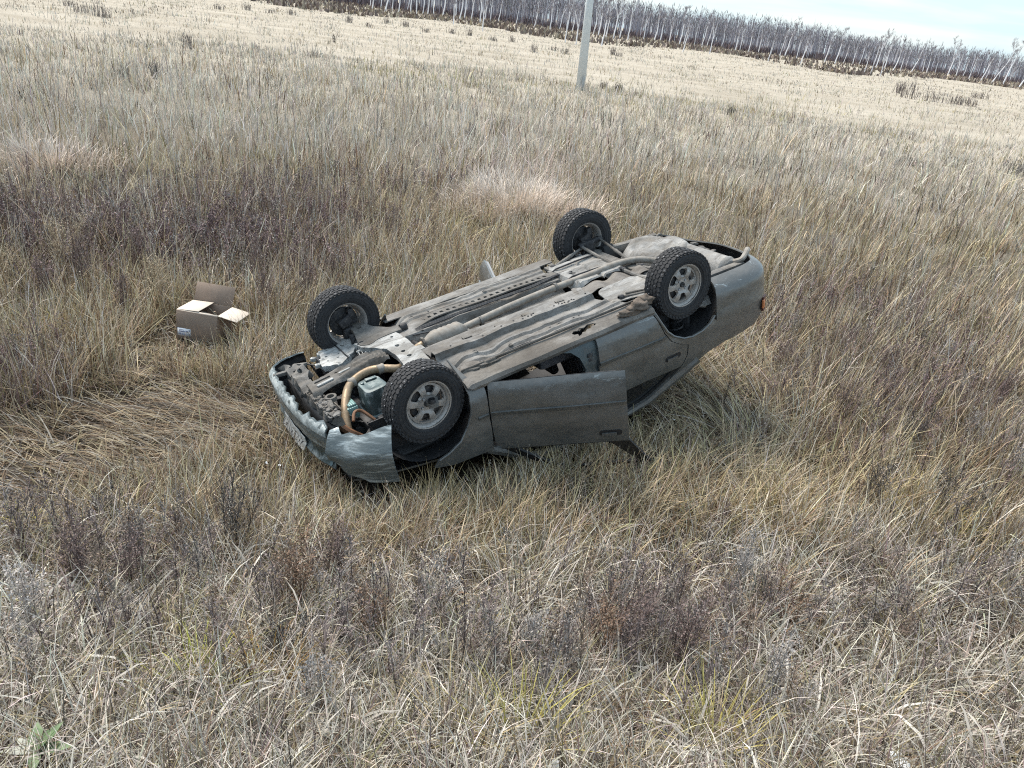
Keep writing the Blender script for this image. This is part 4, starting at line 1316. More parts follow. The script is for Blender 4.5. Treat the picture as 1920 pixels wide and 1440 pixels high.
# single birches standing in front of the forest
def birch_parts(seed, fork):
    r_ = np.random.default_rng(seed)
    mb = MB(); tips = []
    H = 11.0
    pts = [(0, 0, 0)]
    x = y = 0
    for i in range(1, 8):
        x += r_.normal(0, .10); y += r_.normal(0, .10)
        pts.append((x, y, H * i / 7))
    mb.tube(pts, [.19, .17, .155, .14, .12, .09, .05, .015], 6)
    stems = [pts]
    if fork:
        i0 = int(r_.integers(1, 4)); b0 = Vector(pts[i0]); d = Vector((r_.normal(), r_.normal(), 0)).normalized()
        q = [b0 + d * (.38 * k + .03 * k * k) + Vector((0, 0, 1.35 * k)) for k in range(6)]
        mb.tube(q, [.11, .10, .085, .065, .045, .015], 5); stems.append([tuple(v) for v in q])
    vs = []; ff = []
    nb = 22
    for k_ in range(nb):
        st = stems[k_ % len(stems)]
        u = r_.uniform(.45, .97) * (len(st) - 1); i = int(u); f_ = u - i
        a = Vector(st[i]).lerp(Vector(st[min(i + 1, len(st) - 1)]), f_)
        az = r_.uniform(0, 2 * PI); L = r_.uniform(.7, 1.9) * (1.25 - u / len(st))
        b = a + Vector((math.cos(az) * L * .6, math.sin(az) * L * .6, L * .75))
        c = b + Vector((math.cos(az) * L * .3, math.sin(az) * L * .3, L * .1))
        mb.tube([a, b, c], [.035, .022, .008], 3, cap=False)
        tips += [b, c, a.lerp(b, .6)]
    me_t = bpy.data.meshes.new('trunk'); me_t.from_pydata(mb.v, [], mb.f)
    col = np.array([[.78, .77, .79]]) * np.ones((len(mb.v), 1))
    zz = np.array(mb.v)[:, 2]
    col *= (1 - .55 * (r_.random(len(zz)) < .10))[:, None] * (1 - .35 * smooth(7.5, 11, zz))[:, None]
    at = me_t.color_attributes.new('tint', 'FLOAT_COLOR', 'POINT'); at.data.foreach_set('color', np.c_[col, np.ones(len(col))].astype(np.float32).ravel())
    tp = np.array([tuple(q) for q in tips]); n_ = len(tp) * 7
    tb_ = np.repeat(tp, 7, axis=0) + r_.normal(0, .12, (n_, 3))
    me_c = to_mesh('crown', [strips('c', tb_, r_.uniform(.35, .9, n_), r_.uniform(.03, .055, n_), r_.uniform(.2, 1.3, n_), r_.normal(0, .6, n_), r_.uniform(0, 2 * PI, n_), np.array([[.20, .18, .20]]) * r_.uniform(.7, 1.4, (n_, 1)), 2, None)])
    return me_t, me_c


BV = [birch_parts(100 + i, i % 3 == 1) for i in range(9)]
for a, b in BV:
    a.materials.append(M['bark']); b.materials.append(M['twig'])


def birch(px, dy, height, lean, lean_az, var, label, group=None):
    g = edge_at(px, dy); z = float(gz(g[0], g[1]))
    o = empty('birch_tree', label, 'tree', (g[0], g[1], z - .05), 0, group)
    s_ = height * .92 / 11.0
    o.rotation_euler = (math.radians(lean) * math.cos(lean_az), math.radians(lean) * math.sin(lean_az), random.uniform(0, .4))
    o.scale = (s_, s_, s_)
    for me_, nm in zip(BV[var % len(BV)], ('trunk', 'crown')):
        c = bpy.data.objects.new(nm, me_); C.objects.link(c); c.parent = o
    return o


GB = 'birches along the forest edge'
LB = 'slender white birch in the row along the forest edge'
# lean: rotation about the world Y axis tips the tree to the right in the picture
special = [(1150, 6, 12.5, 4, 1.57, 1, 'white birch forked high up, first fork to the right of the pole'),
           (1062, 3, 11, 5, 1.57, 4, 'white forked birch just left of the utility pole'),
           (1470, 5, 12.5, 9, 1.57, 0, 'white birch leaning right, tallest near the middle of the right-hand tree row'),
           (1565, 4, 12, 6, 1.57, 2, 'tall straight white birch rising above the treetops'),
           (1640, 6, 12.5, 5, 1.57, 7, 'stout white birch with forked crown standing above the treetops at right'),
           (1708, 3, 11, 13, 1.57, 3, 'white birch leaning far to the right, alone between two clumps'),
           (1775, 4, 13, 6, 1.57, 1, 'twisted forked white birch with side branches, tops bare above the wood'),
           (1838, 6, 11, 15, 1.57, 5, 'strongly leaning white birch in the clump near the right edge'),
           (1858, 7, 12, 21, 1.57, 6, 'most slanted white birch of the clump near the right edge'),
           (1880, 6, 14.5, 9, 1.57, 4, 'tallest birch near the right edge, open bare crown against the sky'),
           (1910, 8, 13, 12, 1.57, 8, 'white birch cut off by the right edge of the picture')]
for a in special: birch(*a)
plain = [965, 978, 990, 1003, 1016, 1030, 1040, 1050, 1074, 1083, 1112, 1122, 1136, 1163, 1180, 1195, 1207, 1226, 1240, 1252, 1270, 1283, 1298, 1312, 1322, 1336, 1350, 1377, 1390, 1403, 1421, 1437, 1449, 1460, 1492, 1504, 1518, 1530, 1545, 1583, 1598, 1612, 1625, 1660, 1675, 1690, 1726, 1738, 1752, 1795, 1805, 1818, 1828, 1846, 1868, 1895] + [690 + 11.5 * i for i in range(23)]
for i, px_ in enumerate(plain):
    r_ = random.Random(i)
    birch(px_ + r_.uniform(-4, 4), r_.choice([-1, 0, 1, 2, 4, 5]), r_.uniform(8, 12), r_.gauss(2, 4), 1.57 + r_.uniform(-.5, .5), i, LB, GB)
for i, (px_, dy) in enumerate(((1060, 22), (1080, 24), (1128, 20), (1280, 15), (1330, 13), (1620, 16), (1632, 17), (1650, 17), (1500, 12), (1440, 14), (905, 20), (850, 14))):
    r_ = random.Random(50 + i)
    birch(px_, dy, r_.uniform(5.5, 8), r_.gauss(1, 2), 1.57, i, 'thin young birch growing in the scrub in front of the forest', 'young birches in the scrub')

# ---------------------------------------------------------------- utility pole
g = ground_at(1088, 170); gzp = float(gz(g[0], g[1]))
pole = empty('utility_pole', 'tall pale concrete utility pole standing alone in the field', 'pole', (g[0], g[1], gzp - .3))
pole.rotation_euler = (0, math.radians(-2.3), math.radians(24))
mb = MB(); vs = []; fs = []
sec = [(-1, -.62), (-.62, -1), (.62, -1), (1, -.62), (1, .62), (.62, 1), (-.62, 1), (-1, .62)]
for z, w, d_ in ((0, .215, .19), (9.5, .125, .115)):
    for a, b in sec: vs.append((a * w, b * d_, z))
for k in range(8): fs.append((k, (k + 1) % 8, 8 + (k + 1) % 8, 8 + k))
fs += [tuple(range(7, -1, -1)), tuple(range(8, 16))]
mb.add(vs, fs); mb.build('shaft', simple('weathered_concrete', (.56, .60, .62), .85, 0, .08, 2.5, dust=(.66, .68, .68), dust_lo=.5, dust_hi=.75), pole, True, ang=20)
mb = MB(); mb.box((0, -.25, .75), (.16, .10, .5), None, 0, .6); mb.build('footing', simple('concrete_footing', (.36, .37, .37), .9), pole, bevel=.02)

# ---------------------------------------------------------------- cardboard box
M['card'] = simple('brown_shaded_cardboard', (.25, .19, .15), .85, 0, .12, 3, dust=(.21, .155, .12), dust_lo=.5, dust_hi=.75, bump_s=.12)  # brown darkened in the colour itself, as the upright faces stand in shade
M['card_in_lit'] = simple('lit_inner_cardboard', (.60, .525, .445), .85, 0, .06, 3, bump_s=.05)  # inner cardboard, its colour made paler for the light falling on the flaps
M['label'] = simple('shipping_label_paper', (.72, .76, .82), .5, 0, .04, 8, bump_s=0)
M['labelink'] = simple('label_print', (.20, .23, .36), .6, 0, .1, 8, bump_s=0)
M['labeldark'] = simple('label_dark_print', (.06, .09, .15), .6, 0, .1, 8, bump_s=0)
BW, BD, BH = .42, .36, .30
g0 = ground_at(372, 641)
bz = float(gz(g0[0], g0[1] + .2))
box = empty('cardboard_box', 'open brown cardboard box with raised flaps sitting in the grass left of the car', 'box', (g0[0] - .01, g0[1] + BD / 2, bz + .0), math.radians(-3))
box.rotation_euler = (math.radians(-4), math.radians(2), math.radians(-3))
T = .006


def card(name, c, size, rot=None, parent=None, mats=None):
    mb = MB(); mb.box(c, size, rot)
    # one plain plate, by default in the cardboard brown darkened for shade
    return mb.build(name, mats or M['card'], parent or box, bevel=.0015, segs=1)


card('front_panel', (0, -BD / 2, BH / 2), (BW, T, BH))
card('back_panel', (0, BD / 2, BH / 2), (BW, T, BH))
card('side_panel', (-BW / 2, 0, BH / 2), (T, BD - T * 1.2, BH - .002))
card('side_panel', (BW / 2, 0, BH / 2), (T, BD - T * 1.2, BH - .002))
card('base_panel', (0, 0, T), (BW - .014, BD - .014, T))


def flap(name, hinge, axis, ang, width, length, mats, outward):
    """flap plate starting at the hinge line"""
    R_ = Matrix.Rotation(ang, 3, axis)
    mb = MB()
    sz = (width, length, T) if axis == 'X' else (length, width, T)
    off = Vector((0, outward * length / 2, 0)) if axis == 'X' else Vector((outward * length / 2, 0, 0))
    mb.box(Vector(hinge) + R_ @ off, sz, R_)
    return mb.build(name, mats, box, bevel=.0015, segs=1)


flap('flap', (0, BD / 2 + .002, BH + .002), 'X', math.radians(68), BW - .01, .20, M['card'], 1)              # back flap standing up
flap('flap', (-BW / 2, 0, BH + .004), 'Y', math.radians(-3), BD - .02, .225, M['card_in_lit'], 1)                   # left flap folded in
flap('flap', (BW / 2 + .002, 0, BH + .002), 'Y', math.radians(9), BD - .02, .20, M['card_in_lit'], 1)            # right flap lying out
flap('flap', (0, -BD / 2 - .002, BH + .001), 'X', math.radians(100), BW - .01, .03, M['card_in_lit'], -1) if False else None
mb = MB(); mb.box((.07, -.06, BH - .045), (.15, .13, .005), Matrix.Rotation(.6, 3, 'Z') @ Matrix.Rotation(.35, 3, 'Y')); mb.build('packing_flap', M['card_in_lit'], box)
mb = MB(); mb.box((0, -BD / 2 + .012, BH + .002), (BW - .004, .022, .004), Matrix.Rotation(.25, 3, 'X')); mb.build('front_rim', M['card_in_lit'], box)
lb = MB(); lb.box((-.128, -BD / 2 - .0045, .075), (.135, .002, .082)); lab = lb.build('shipping_label', M['label'], box)
mb = MB()
mb.box((-.155, -BD / 2 - .0062, .098), (.055, .001, .006)); mb.box((-.150, -BD / 2 - .0062, .082), (.060, .001, .011)); mb.box((-.100, -BD / 2 - .0062, .086), (.026, .001, .016))
mb.box((-.170, -BD / 2 - .0062, .055), (.018, .001, .016)); mb.box((-.130, -BD / 2 - .0062, .058), (.055, .001, .004)); mb.box((-.125, -BD / 2 - .0062, .049), (.048, .001, .003))
q = mb.build('label_print', M['labelink'], lab); q['kind'] = 'stuff'
mb = MB()
for k_ in range(6): mb.box((-.071, -BD / 2 - .0062, .045 + .0115 * k_), (.016, .001, (.008, .005, .009, .004, .007, .005)[k_]))
q = mb.build('label_bars', M['labeldark'], lab); q['kind'] = 'stuff'
mb = MB(); mb.bar((BW / 2 + .125, -.17, BH - .018), (BW / 2 + .125, .17, BH - .018), .002, .001); mb.build('flap_crease', M['card'], box)

# ================================================================== VEGETATION
rv = np.random.default_rng(77)
PAL = np.array([[.51, .42, .28],     # 0 straw
                [.42, .38, .325],    # 1 grey straw
                [.64, .59, .51],     # 2 bleached
                [.26, .225, .125],   # 3 olive
                [.215, .147, .092],  # 4 brown
                [.19, .135, .13],    # 5 purple brown
                [.10, .082, .068],   # 6 dark grey
                [.46, .405, .215],   # 7 yellow
                [.68, .585, .51]])   # 8 pinkish bleached


def interp(px, pts):
    a = np.array(pts, float)
    return np.interp(px, a[:, 0], a[:, 1])


def blob(px, py, cx, cy, rx, ry):
    return np.exp(-(((px - cx) / rx) ** 2 + ((py - cy) / ry) ** 2))


TRACK = [(-900, 900), (-200, 830), (0, 815), (130, 770), (230, 730), (330, 705), (420, 725), (530, 760), (560, 850), (470, 880), (380, 870), (280, 930), (150, 920), (0, 985), (-900, 1090)]
# footprint of the car where its roof and nose press into the grass
_f = [CR @ Vector(q) + Vector((-0.0566, 6.2142, 0)) for q in ((2.1, .86, 1.0), (2.1, -.9, 1.0), (-1.0, -.74, 1.0), (-1.0, .74, 1.0))]
FOOT = [(v.x, v.y) for v in _f]
_r = [CR @ Vector(q) + Vector((-0.0566, 6.2142, 0)) for q in ((-1.0, .8, .9), (-1.0, -.8, .9), (-2.2, -.75, .8), (-2.2, .75, .8))]
TAIL = [(v.x, v.y) for v in _r]


def seg_dist(x, y, poly):
    d = np.full(x.shape, 1e9)
    for (x0, y0), (x1, y1) in zip(poly, poly[1:] + poly[:1]):
        vx, vy = x1 - x0, y1 - y0
        t_ = np.clip(((x - x0) * vx + (y - y0) * vy) / (vx * vx + vy * vy), 0, 1)
        d = np.minimum(d, np.hypot(x - x0 - t_ * vx, y - y0 - t_ * vy))
    return d


def zone(x, y):
    """what grows at a spot: palette weights, height, lean, track mask"""
    z = gz(x, y)
    px, py = to_px(np.stack([x, y, z], -1))
    d = np.hypot(x, y)
    n = len(x)
    L1 = interp(px, [(-600, 40), (0, 80), (500, 118), (960, 165), (1300, 205), (1920, 285), (2600, 380)])
    L2 = interp(px, [(-600, 230), (0, 262), (500, 300), (900, 300), (1300, 330), (1920, 430), (2600, 520)])
    wob = (fbm(x, y, .22) - .5) * .35
    far = smooth(1.32, .72, py / L1 + 1.3 * wob)
    grey = (1 - far) * smooth(1.15, .85, py / L2 + wob)
    fore = smooth(980, 1180, py + (fbm(x, y, .9) - .5) * 160 - .05 * (px - 960))
    mid = np.clip(1 - far - grey - fore, 0, 1)
    W_ = np.zeros((n, 9))
    W_ += far[:, None] * np.array([.16, .10, .66, .0, .02, .0, .01, .03, .0])
    W_ += grey[:, None] * np.array([.10, .38, .40, .04, .02, .03, .06, .0, .0])
    W_ += mid[:, None] * np.array([.36, .18, .07, .13, .17, .03, .06, .0, .0])
    W_ += fore[:, None] * np.array([.04, .33, .15, .15, .07, .05, .24, .0, .0])
    # darker strips within the pale field
    stripe = far * smooth(.52, .7, fbm(x * .35, y, .05)) * .5
    W_[:, 1] += stripe * .9; W_[:, 6] += stripe * .06
    sub_ = far * smooth(30, 10, np.abs(py - (interp(px, [(0, 0), (600, 18), (900, 50), (1300, 118), (1920, 190)])))) * smooth(.45, .6, fbm(x, y, .08)) * .5
    W_[:, 6] += sub_ * .5; W_[:, 4] += sub_ * .4
    # purple weedy ground left behind the box and right of the car
    pur = np.clip(blob(px, py, 120, 440, 240, 70) + blob(px, py, 420, 470, 190, 60) + .8 * blob(px, py, 560, 400, 150, 50) + .42 * blob(px, py, 1720, 760, 220, 130) + .3 * blob(px, py, 1560, 620, 160, 70) + .5 * blob(px, py, 60, 760, 120, 70) + .35 * blob(px, py, 1200, 1200, 160, 90) + .25 * blob(px, py, 200, 1110, 160, 50), 0, 1) * (.55 + .9 * (fbm(x, y, 1.1) - .3))
    pur = np.clip(pur, 0, 1)
    W_[:, 5] += pur * .85; W_[:, 6] += pur * .22; W_[:, 1] += pur * .2
    gold = np.clip(blob(px, py, 1500, 930, 260, 90) + blob(px, py, 1250, 800, 170, 80) + blob(px, py, 820, 900, 200, 60) + .8 * blob(px, py, 1100, 950, 300, 70) + .7 * blob(px, py, 330, 640, 200, 60) + .5 * blob(px, py, 870, 430, 160, 60), 0, 1)
    W_[:, 0] += gold * .8; W_[:, 4] += gold * .25; W_[:, 7] += gold * .12
    pink = np.clip(blob(px, py, 970, 345, 120, 55) + .9 * blob(px, py, 95, 295, 75, 28), 0, 1)
    W_[:, 8] += pink * 1.6
    yel = blob(px, py, 740, 133, 55, 18) + .4 * blob(px, py, 1000, 160, 200, 20) + .35 * blob(px, py, 1500, 205, 300, 30)
    W_[:, 7] += yel * .8
    white = np.clip(blob(px, py, 1560, 1080, 260, 70) + blob(px, py, 60, 1250, 120, 110) + .7 * blob(px, py, 560, 1350, 260, 80) + .6 * blob(px, py, 1750, 1250, 200, 150), 0, 1)
    W_[:, 2] += white * .45; W_[:, 1] += white * .2
    h = far * .27 + grey * .50 + mid * .40 + fore * .40 + pink * .12 + pur * .10
    lean = far * .25 + grey * .12 + mid * .22 + fore * .38 + gold * .42
    jx = px + 70 * (fbm(x, y, 1.7) - .5); jy = py + 90 * (fbm(x + 9, y + 5, 1.7) - .5)
    tr = in_poly(jx, jy, TRACK) & (fbm(x + 3, y, 2.4) + .25 * (_hash(x, y) - .5) > .27)
    return W_, h, lean, tr, px, py, far, fore, d


def _hash(x, y):
    return np.modf(np.abs(np.sin(x * 12.9898 + y * 78.233)) * 43758.5453)[0]


def pick(W_, r_):
    cum = np.cumsum(W_, 1); u = r_.random(len(W_)) * cum[:, -1]
    return (u[:, None] > cum).sum(1)


def field(N, d0, d1, per, rs, segs, skew=1.0, wscale=1.0, beyond=0):
    """N strips in tufts between the distances d0 and d1 from the camera"""
    nt_ = N // per
    u = rs.random(nt_) ** skew
    d = d0 * (d1 / d0) ** u
    half = np.radians(41 + 12 * smooth(8, 3, d) + 4)
    a = rs.uniform(-1, 1, nt_) * half
    if beyond: a = np.sign(a) * (half + np.radians(beyond) * rs.random(nt_) ** 1.3)      # just outside the picture
    tx = d * np.sin(a); ty = d * np.cos(a)
    W_, h, lean, tr, px, py, far, fore, dd = zone(tx, ty)
    taz = rs.uniform(0, 2 * PI, nt_)
    tcol = pick(W_, rs)
    tl = rs.gamma(5, 1 / 5, nt_)
    ti = np.repeat(np.arange(nt_), per)
    n = len(ti)
    spread = (.035 + .010 * d)[ti] * rs.gamma(2.0, .5, n)
    ra = rs.uniform(0, 2 * PI, n)
    x = tx[ti] + spread * np.cos(ra); y = ty[ti] + spread * np.sin(ra)
    own = rs.random(n) < .45
    W2 = W_[ti]
    ci = np.where(own, pick(W2, rs), tcol[ti])
    vr = np.where(far[ti] > .5, .14, .38)[:, None]
    col = PAL[ci] * (1 + vr * rs.uniform(-1, 1, (n, 1))) * (1 + rs.normal(0, .04, (n, 3)))
    hh = h[ti] * tl[ti] * rs.uniform(.45, 1.25, n)
    hh = np.where(rs.random(n) < .22 * fore[ti], hh * .5, hh)
    ww = (.0025 + .0042 * rs.random(n) ** 2.5) * (1 + d[ti] / 7.0) * wscale
    le = np.abs(rs.normal(lean[ti], .30, n)); be = rs.gamma(2, .35, n) * (.7 + 1.5 * fore[ti]) * np.where(far[ti] > .5, .6, 1)
    az = np.where(rs.random(n) < .35, taz[ti] + rs.normal(0, .7, n), np.where(rs.random(n) < .5, ra, rs.uniform(0, 2 * PI, n)))
    col *= (1 - .20 * far[ti])[:, None]
    # broad curling blades up close
    broad = (fore[ti] > .4) & (rs.random(n) < .09)
    ww = np.where(broad, ww * 2.1, ww); be = np.where(broad, be + .9, be); hh = np.where(broad, hh * .9, hh)
    col = np.where(broad[:, None], PAL[np.where(rs.random(n) < .6, 1, 2)] * np.array([.97, 1, 1.04]) * rs.uniform(.75, 1.15, (n, 1)), col)
    # tall bleached stalks
    tall = rs.random(n) < .018
    tall &= rs.random(n) < .4 + .6 * smooth(3.5, 7, d[ti])
    hh = np.where(tall, np.minimum(hh * 1.7 + .06, .28 + .05 * d[ti]), hh); be = np.where(tall, be * .25, be); le = np.where(tall, le * .8, le); ww = np.where(tall, ww * .8, ww)
    col = np.where(tall[:, None], PAL[2] * rs.uniform(.7, 1.05, (n, 1)), col)
    # flattened by the sliding car
    trk = tr[ti]
    flat = trk & (rs.random(n) < .93)
    le = np.where(flat, rs.uniform(.55, 1.35, n), le); be = np.where(flat, 1.62 - le + rs.normal(0, .12, n), be)
    az = np.where(flat, PI + .35 + 1.6 * (fbm(x, y, .8) - .5) + rs.normal(0, .38, n), az)
    hh = np.where(flat, np.minimum(hh * .95, .42), np.where(trk, hh * .5, hh))
    infront = in_poly(px[ti], py[ti] - 60, TRACK) & ~trk
    hh = np.where(infront, hh * .6, hh)
    fc = rs.random(n)
    col = np.where(flat[:, None], np.where((fc < .34)[:, None], PAL[4], np.where((fc < .58)[:, None], PAL[0] * .85, np.where((fc < .80)[:, None], PAL[1] * .9, PAL[6]))) * rs.uniform(.7, 1.2, (n, 1)), col)
    keep = np.ones(n, bool)
    keep &= ~(trk & (rs.random(n) < .30 + .55 * smooth(.45, .6, fbm(x + 20, y, 1.9))))
    # around and under the car
    ins = in_poly(x, y, FOOT); near = seg_dist(x, y, FOOT)
    keep &= ~(ins & (near > .10))
    lim = np.where(ins, .12, np.where(x > .45, .30, .19) + .60 * near)
    hh = np.where(near < .6, np.minimum(hh, lim * rs.uniform(.75, 1.5, n)), hh)
    hh = np.where(in_poly(x, y, TAIL), np.minimum(hh, .42), hh)
    bx_, by_ = box.location.x, box.location.y
    keep &= ~((np.abs(x - bx_) < BW / 2 + .02) & (np.abs(y - by_) < BD / 2 + .02))
    nb_ = (np.abs(x - bx_) < BW / 2 + .30) & (y < by_ + BD / 2 + .1) & (y > by_ - BD / 2 - .75)
    hh = np.where(nb_, np.minimum(hh, .05 + .16 * np.clip(by_ - BD / 2 - y, 0, 1) + .05 * rs.random(n)), hh)
    # matted swirl right of the car
    sw = blob(px[ti], py[ti], 1330, 770, 130, 110)
    le = le + sw * .7; az = np.where(rs.random(n) < sw * .8, np.arctan2(y - 6.2, x - 2.0) + 1.2 + rs.normal(0, .4, n), az)
    # keep the view of the near tip of the camera clear
    keep &= np.hypot(x, y) > 1.5
    hh = np.minimum(hh, .30 + .045 * np.hypot(x, y))
    i = np.where(keep)[0]
    b = np.c_[x, y, gz(x, y) - .01][i]
    b[:, 2] += np.where(flat[i], rs.uniform(-.03, .03, len(i)), 0)
    st = strips('g', b, hh[i], ww[i], le[i], be[i], az[i], np.clip(col[i], .02, .9), segs, None, rs.uniform(-.5, .5, len(i)))
    # feathery seed heads on the tall stalks
    ts = np.where(tall[i] & ~flat[i])[0]
    if not len(ts): return [st]
    tip = st['V'].reshape(len(i), -1, 3)[ts]
    k_ = 5
    f_ = rs.uniform(0, .45, (len(ts), k_, 1))
    hp = (tip[:, None, -1] * (1 - f_) + .5 * (tip[:, None, -2] + tip[:, None, -3]) * f_).reshape(-1, 3)
    sc_ = np.repeat(.007 * (1 + d[ti][i][ts] / 9), k_)
    hp = hp + rs.normal(0, 1, hp.shape) * (sc_ * .35)[:, None]
    return [st, specks(hp, sc_ * rs.uniform(.6, 1.5, len(hp)), PAL[1] * rs.uniform(.45, 1.0, (len(hp), 1)), rs)]


gr = field(104000, 1.55, 5.4, 22, rv, 4, .85) + field(150000, 5.2, 13.5, 18, rv, 3, .85) + field(105000, 12.5, 48, 14, rv, 2, .9, 1.15) + field(62000, 44, 300, 10, rv, 2, 1.0, .9) + field(40000, 1.6, 16, 20, rv, 2, .85, 1.4, 26)
go = link('dry_grass', to_mesh('dry_grass', gr), M['grass'], None, False)
tag(go, 'tall dry straw-coloured grass covering the whole field', 'grass', None, 'stuff')

# short thatch between the tufts
nT = 55000
u = rv.random(nT) ** .75; d = 1.5 * (16 / 1.5) ** u; a = rv.uniform(-1, 1, nT) * np.radians(45 + 10 * smooth(8, 3, d))
x = d * np.sin(a); y = d * np.cos(a)
k = ~(in_poly(x, y, FOOT) & (seg_dist(x, y, FOOT) > .15)); x = x[k]; y = y[k]; nT = len(x)
b = np.c_[x, y, gz(x, y) + rv.uniform(0, .05, nT)]
ct = PAL[rv.choice(7, nT, p=[.22, .18, .03, .12, .27, .03, .15])] * rv.uniform(.45, .95, (nT, 1))
th_ = link('grass_thatch', to_mesh('grass_thatch', [strips('t', b, rv.uniform(.08, .26, nT), .006 * (1 + np.hypot(x, y) / 9), rv.uniform(1.0, 1.6, nT), rv.normal(0, .3, nT), rv.uniform(0, 2 * PI, nT), ct, 2, None)]), M['grass'], None, False)
tag(th_, 'matted dead grass lying between the tufts', 'grass', None, 'stuff')


# ---------------------------------------------------------------- weeds
def weed_parts(rs, base, H, lean, laz, col, ntw, nsp, spread, tuft=.5, wmul=1.0):
    """one or many dry weeds: stem strips, side twigs, seed specks; arrays over plants"""
    n = len(H)
    out = []
    for q in range(2):
        out.append(strips('s', base, H, .007 * wmul * np.ones(n), lean, np.zeros(n), laz, col * .75, 2, None, np.full(n, q * 1.5)))
    i = np.repeat(np.arange(n), ntw); m_ = len(i)
    u = 1 - (1 - tuft) * rs.random(m_) - 0
    u = np.clip(rs.uniform(1 - tuft, 1.0, m_), .12, 1)
    along = (H[i] * u)[:, None] * np.c_[np.sin(lean[i]) * np.cos(laz[i]), np.sin(lean[i]) * np.sin(laz[i]), np.cos(lean[i])]
    tb_ = base[i] + along
    L = spread[i] * rs.uniform(.4, 1.0, m_) * (1.35 - .7 * u)
    taz = rs.uniform(0, 2 * PI, m_); tle = rs.uniform(.35, 1.05, m_)
    c_ = col[i] * rs.uniform(.7, 1.3, (m_, 1))
    out.append(strips('t', tb_, L, .0042 * wmul * np.ones(m_), tle, rs.normal(-.2, .3, m_), taz, c_, 2, None))
    if nsp:
        j = np.repeat(np.arange(m_), nsp); s_ = rs.uniform(.35, 1.05, len(j))[:, None]
        sp_ = tb_[j] + (L[j])[:, None] * s_ * np.c_[np.sin(tle[j]) * np.cos(taz[j]), np.sin(tle[j]) * np.sin(taz[j]), np.cos(tle[j])] + rs.normal(0, .010 * wmul, (len(j), 3))
        out.append(specks(sp_, rs.uniform(.006, .014, len(j)) * wmul, col[i][j] * rs.uniform(.7, 1.7, (len(j), 1)), rs))
    return out


def scatter_px(regions, n, rs):
    """ground points spread over patches given by photograph columns and rows"""
    pts = []
    w = np.array([r[4] for r in regions], float); w /= w.sum()
    for q in rs.choice(len(regions), n, p=w):
        cx, cy, rx, ry, _ = regions[q]
        px_, py_ = rs.normal(cx, rx * .6), rs.normal(cy, ry * .6)
        py_ = max(py_, 285)
        pts.append(ground_at(px_, py_))
    return np.array(pts)


REG = [(120, 450, 260, 75, 3), (420, 480, 220, 65, 3), (560, 400, 170, 60, 1.5), (1720, 780, 240, 140, 1.3), (1560, 630, 180, 80, .7), (30, 720, 90, 40, .3), (1220, 1220, 160, 80, .5), (200, 1120, 200, 50, .25), (1700, 1180, 260, 160, .5), (700, 1200, 350, 90, .18), (1050, 1380, 450, 80, .4), (820, 360, 200, 40, .6), (450, 1320, 350, 110, .3)]
pp = scatter_px(REG, 1500, rv)
k = ~in_poly(pp[:, 0], pp[:, 1], FOOT) & (seg_dist(pp[:, 0], pp[:, 1], FOOT) > .35) & ((np.abs(pp[:, 0] - box.location.x) > .5) | (np.abs(pp[:, 1] - box.location.y) > .5)) & (np.hypot(pp[:, 0], pp[:, 1]) > 2.1)
pp = pp[k]; n = len(pp); pp[:, 2] = gz(pp[:, 0], pp[:, 1])
dist = np.hypot(pp[:, 0], pp[:, 1])
colw = np.where(rv.random((n, 1)) < .6, np.where((pp[:, 1] < 5.2)[:, None], np.array([[.15, .122, .118]]), np.array([[.165, .118, .118]])), np.where(rv.random((n, 1)) < .5, np.array([[.19, .175, .165]]), np.array([[.15, .112, .085]]))) * rv.uniform(.75, 1.3, (n, 1))
parts_ = []
for lo, hi, ntw, nsp, wm in ((0, 5.5, 36, 3, 1.0), (5.5, 9, 24, 2, 1.35), (9, 60, 16, 2, 2.2)):
    s_ = (dist >= lo) & (dist < hi)
    if s_.any():
        ns = int(s_.sum())
        parts_ += weed_parts(rv, pp[s_], rv.uniform(.28, .55, ns), rv.uniform(0, .3, ns), rv.uniform(0, 2 * PI, ns), colw[s_], ntw, nsp, rv.uniform(.10, .22, ns), .75, wm)
wo_ = link('weed_patches', to_mesh('weed_patches', parts_), M['twig'], None, False)
tag(wo_, 'patches of fine purple-brown dead weeds among the grass', 'weeds', None, 'stuff')

# weeds one can pick out singly
def weed(px, py, H, kind, label, lean=.08, laz=0.0, group=None, name='dry_weed', cat='weed'):
    g = ground_at(px, py); z = float(gz(g[0], g[1]))
    g = ground_at(px, py, z); z = float(gz(g[0], g[1]))
    rs = np.random.default_rng(int(px * 7 + py))
    c = {'purple': (.145, .108, .10), 'dark': (.075, .066, .06), 'grey': (.25, .235, .225), 'tan': (.40, .33, .235), 'rust': (.165, .108, .075), 'pale': (.36, .33, .31)}[kind]
    o = empty(name, label, cat, (g[0], g[1], z - .01), 0, group)
    col = np.array([c]); b0 = np.zeros((1, 3))
    nst = 3 if H < .5 else 5
    stem = []
    twg = []
    for q in range(nst):
        off = np.array([[rs.normal(0, .03), rs.normal(0, .03), 0]])
        pr_ = weed_parts(rs, b0 + off, np.array([H * rs.uniform(.75, 1.05)]), np.array([abs(lean + rs.normal(0, .16))]), np.array([laz + rs.normal(0, .9)]), col, 34, 5, np.array([H * .36]), .66)
        stem += pr_[:2]; twg += pr_[2:]
    for nm, pr_ in (('stem', stem), ('seed_heads', twg)):
        c_ = link(nm, to_mesh(nm, pr_), M['twig'], o, False)
        if nm == 'seed_heads': c_['kind'] = 'stuff'
    return o


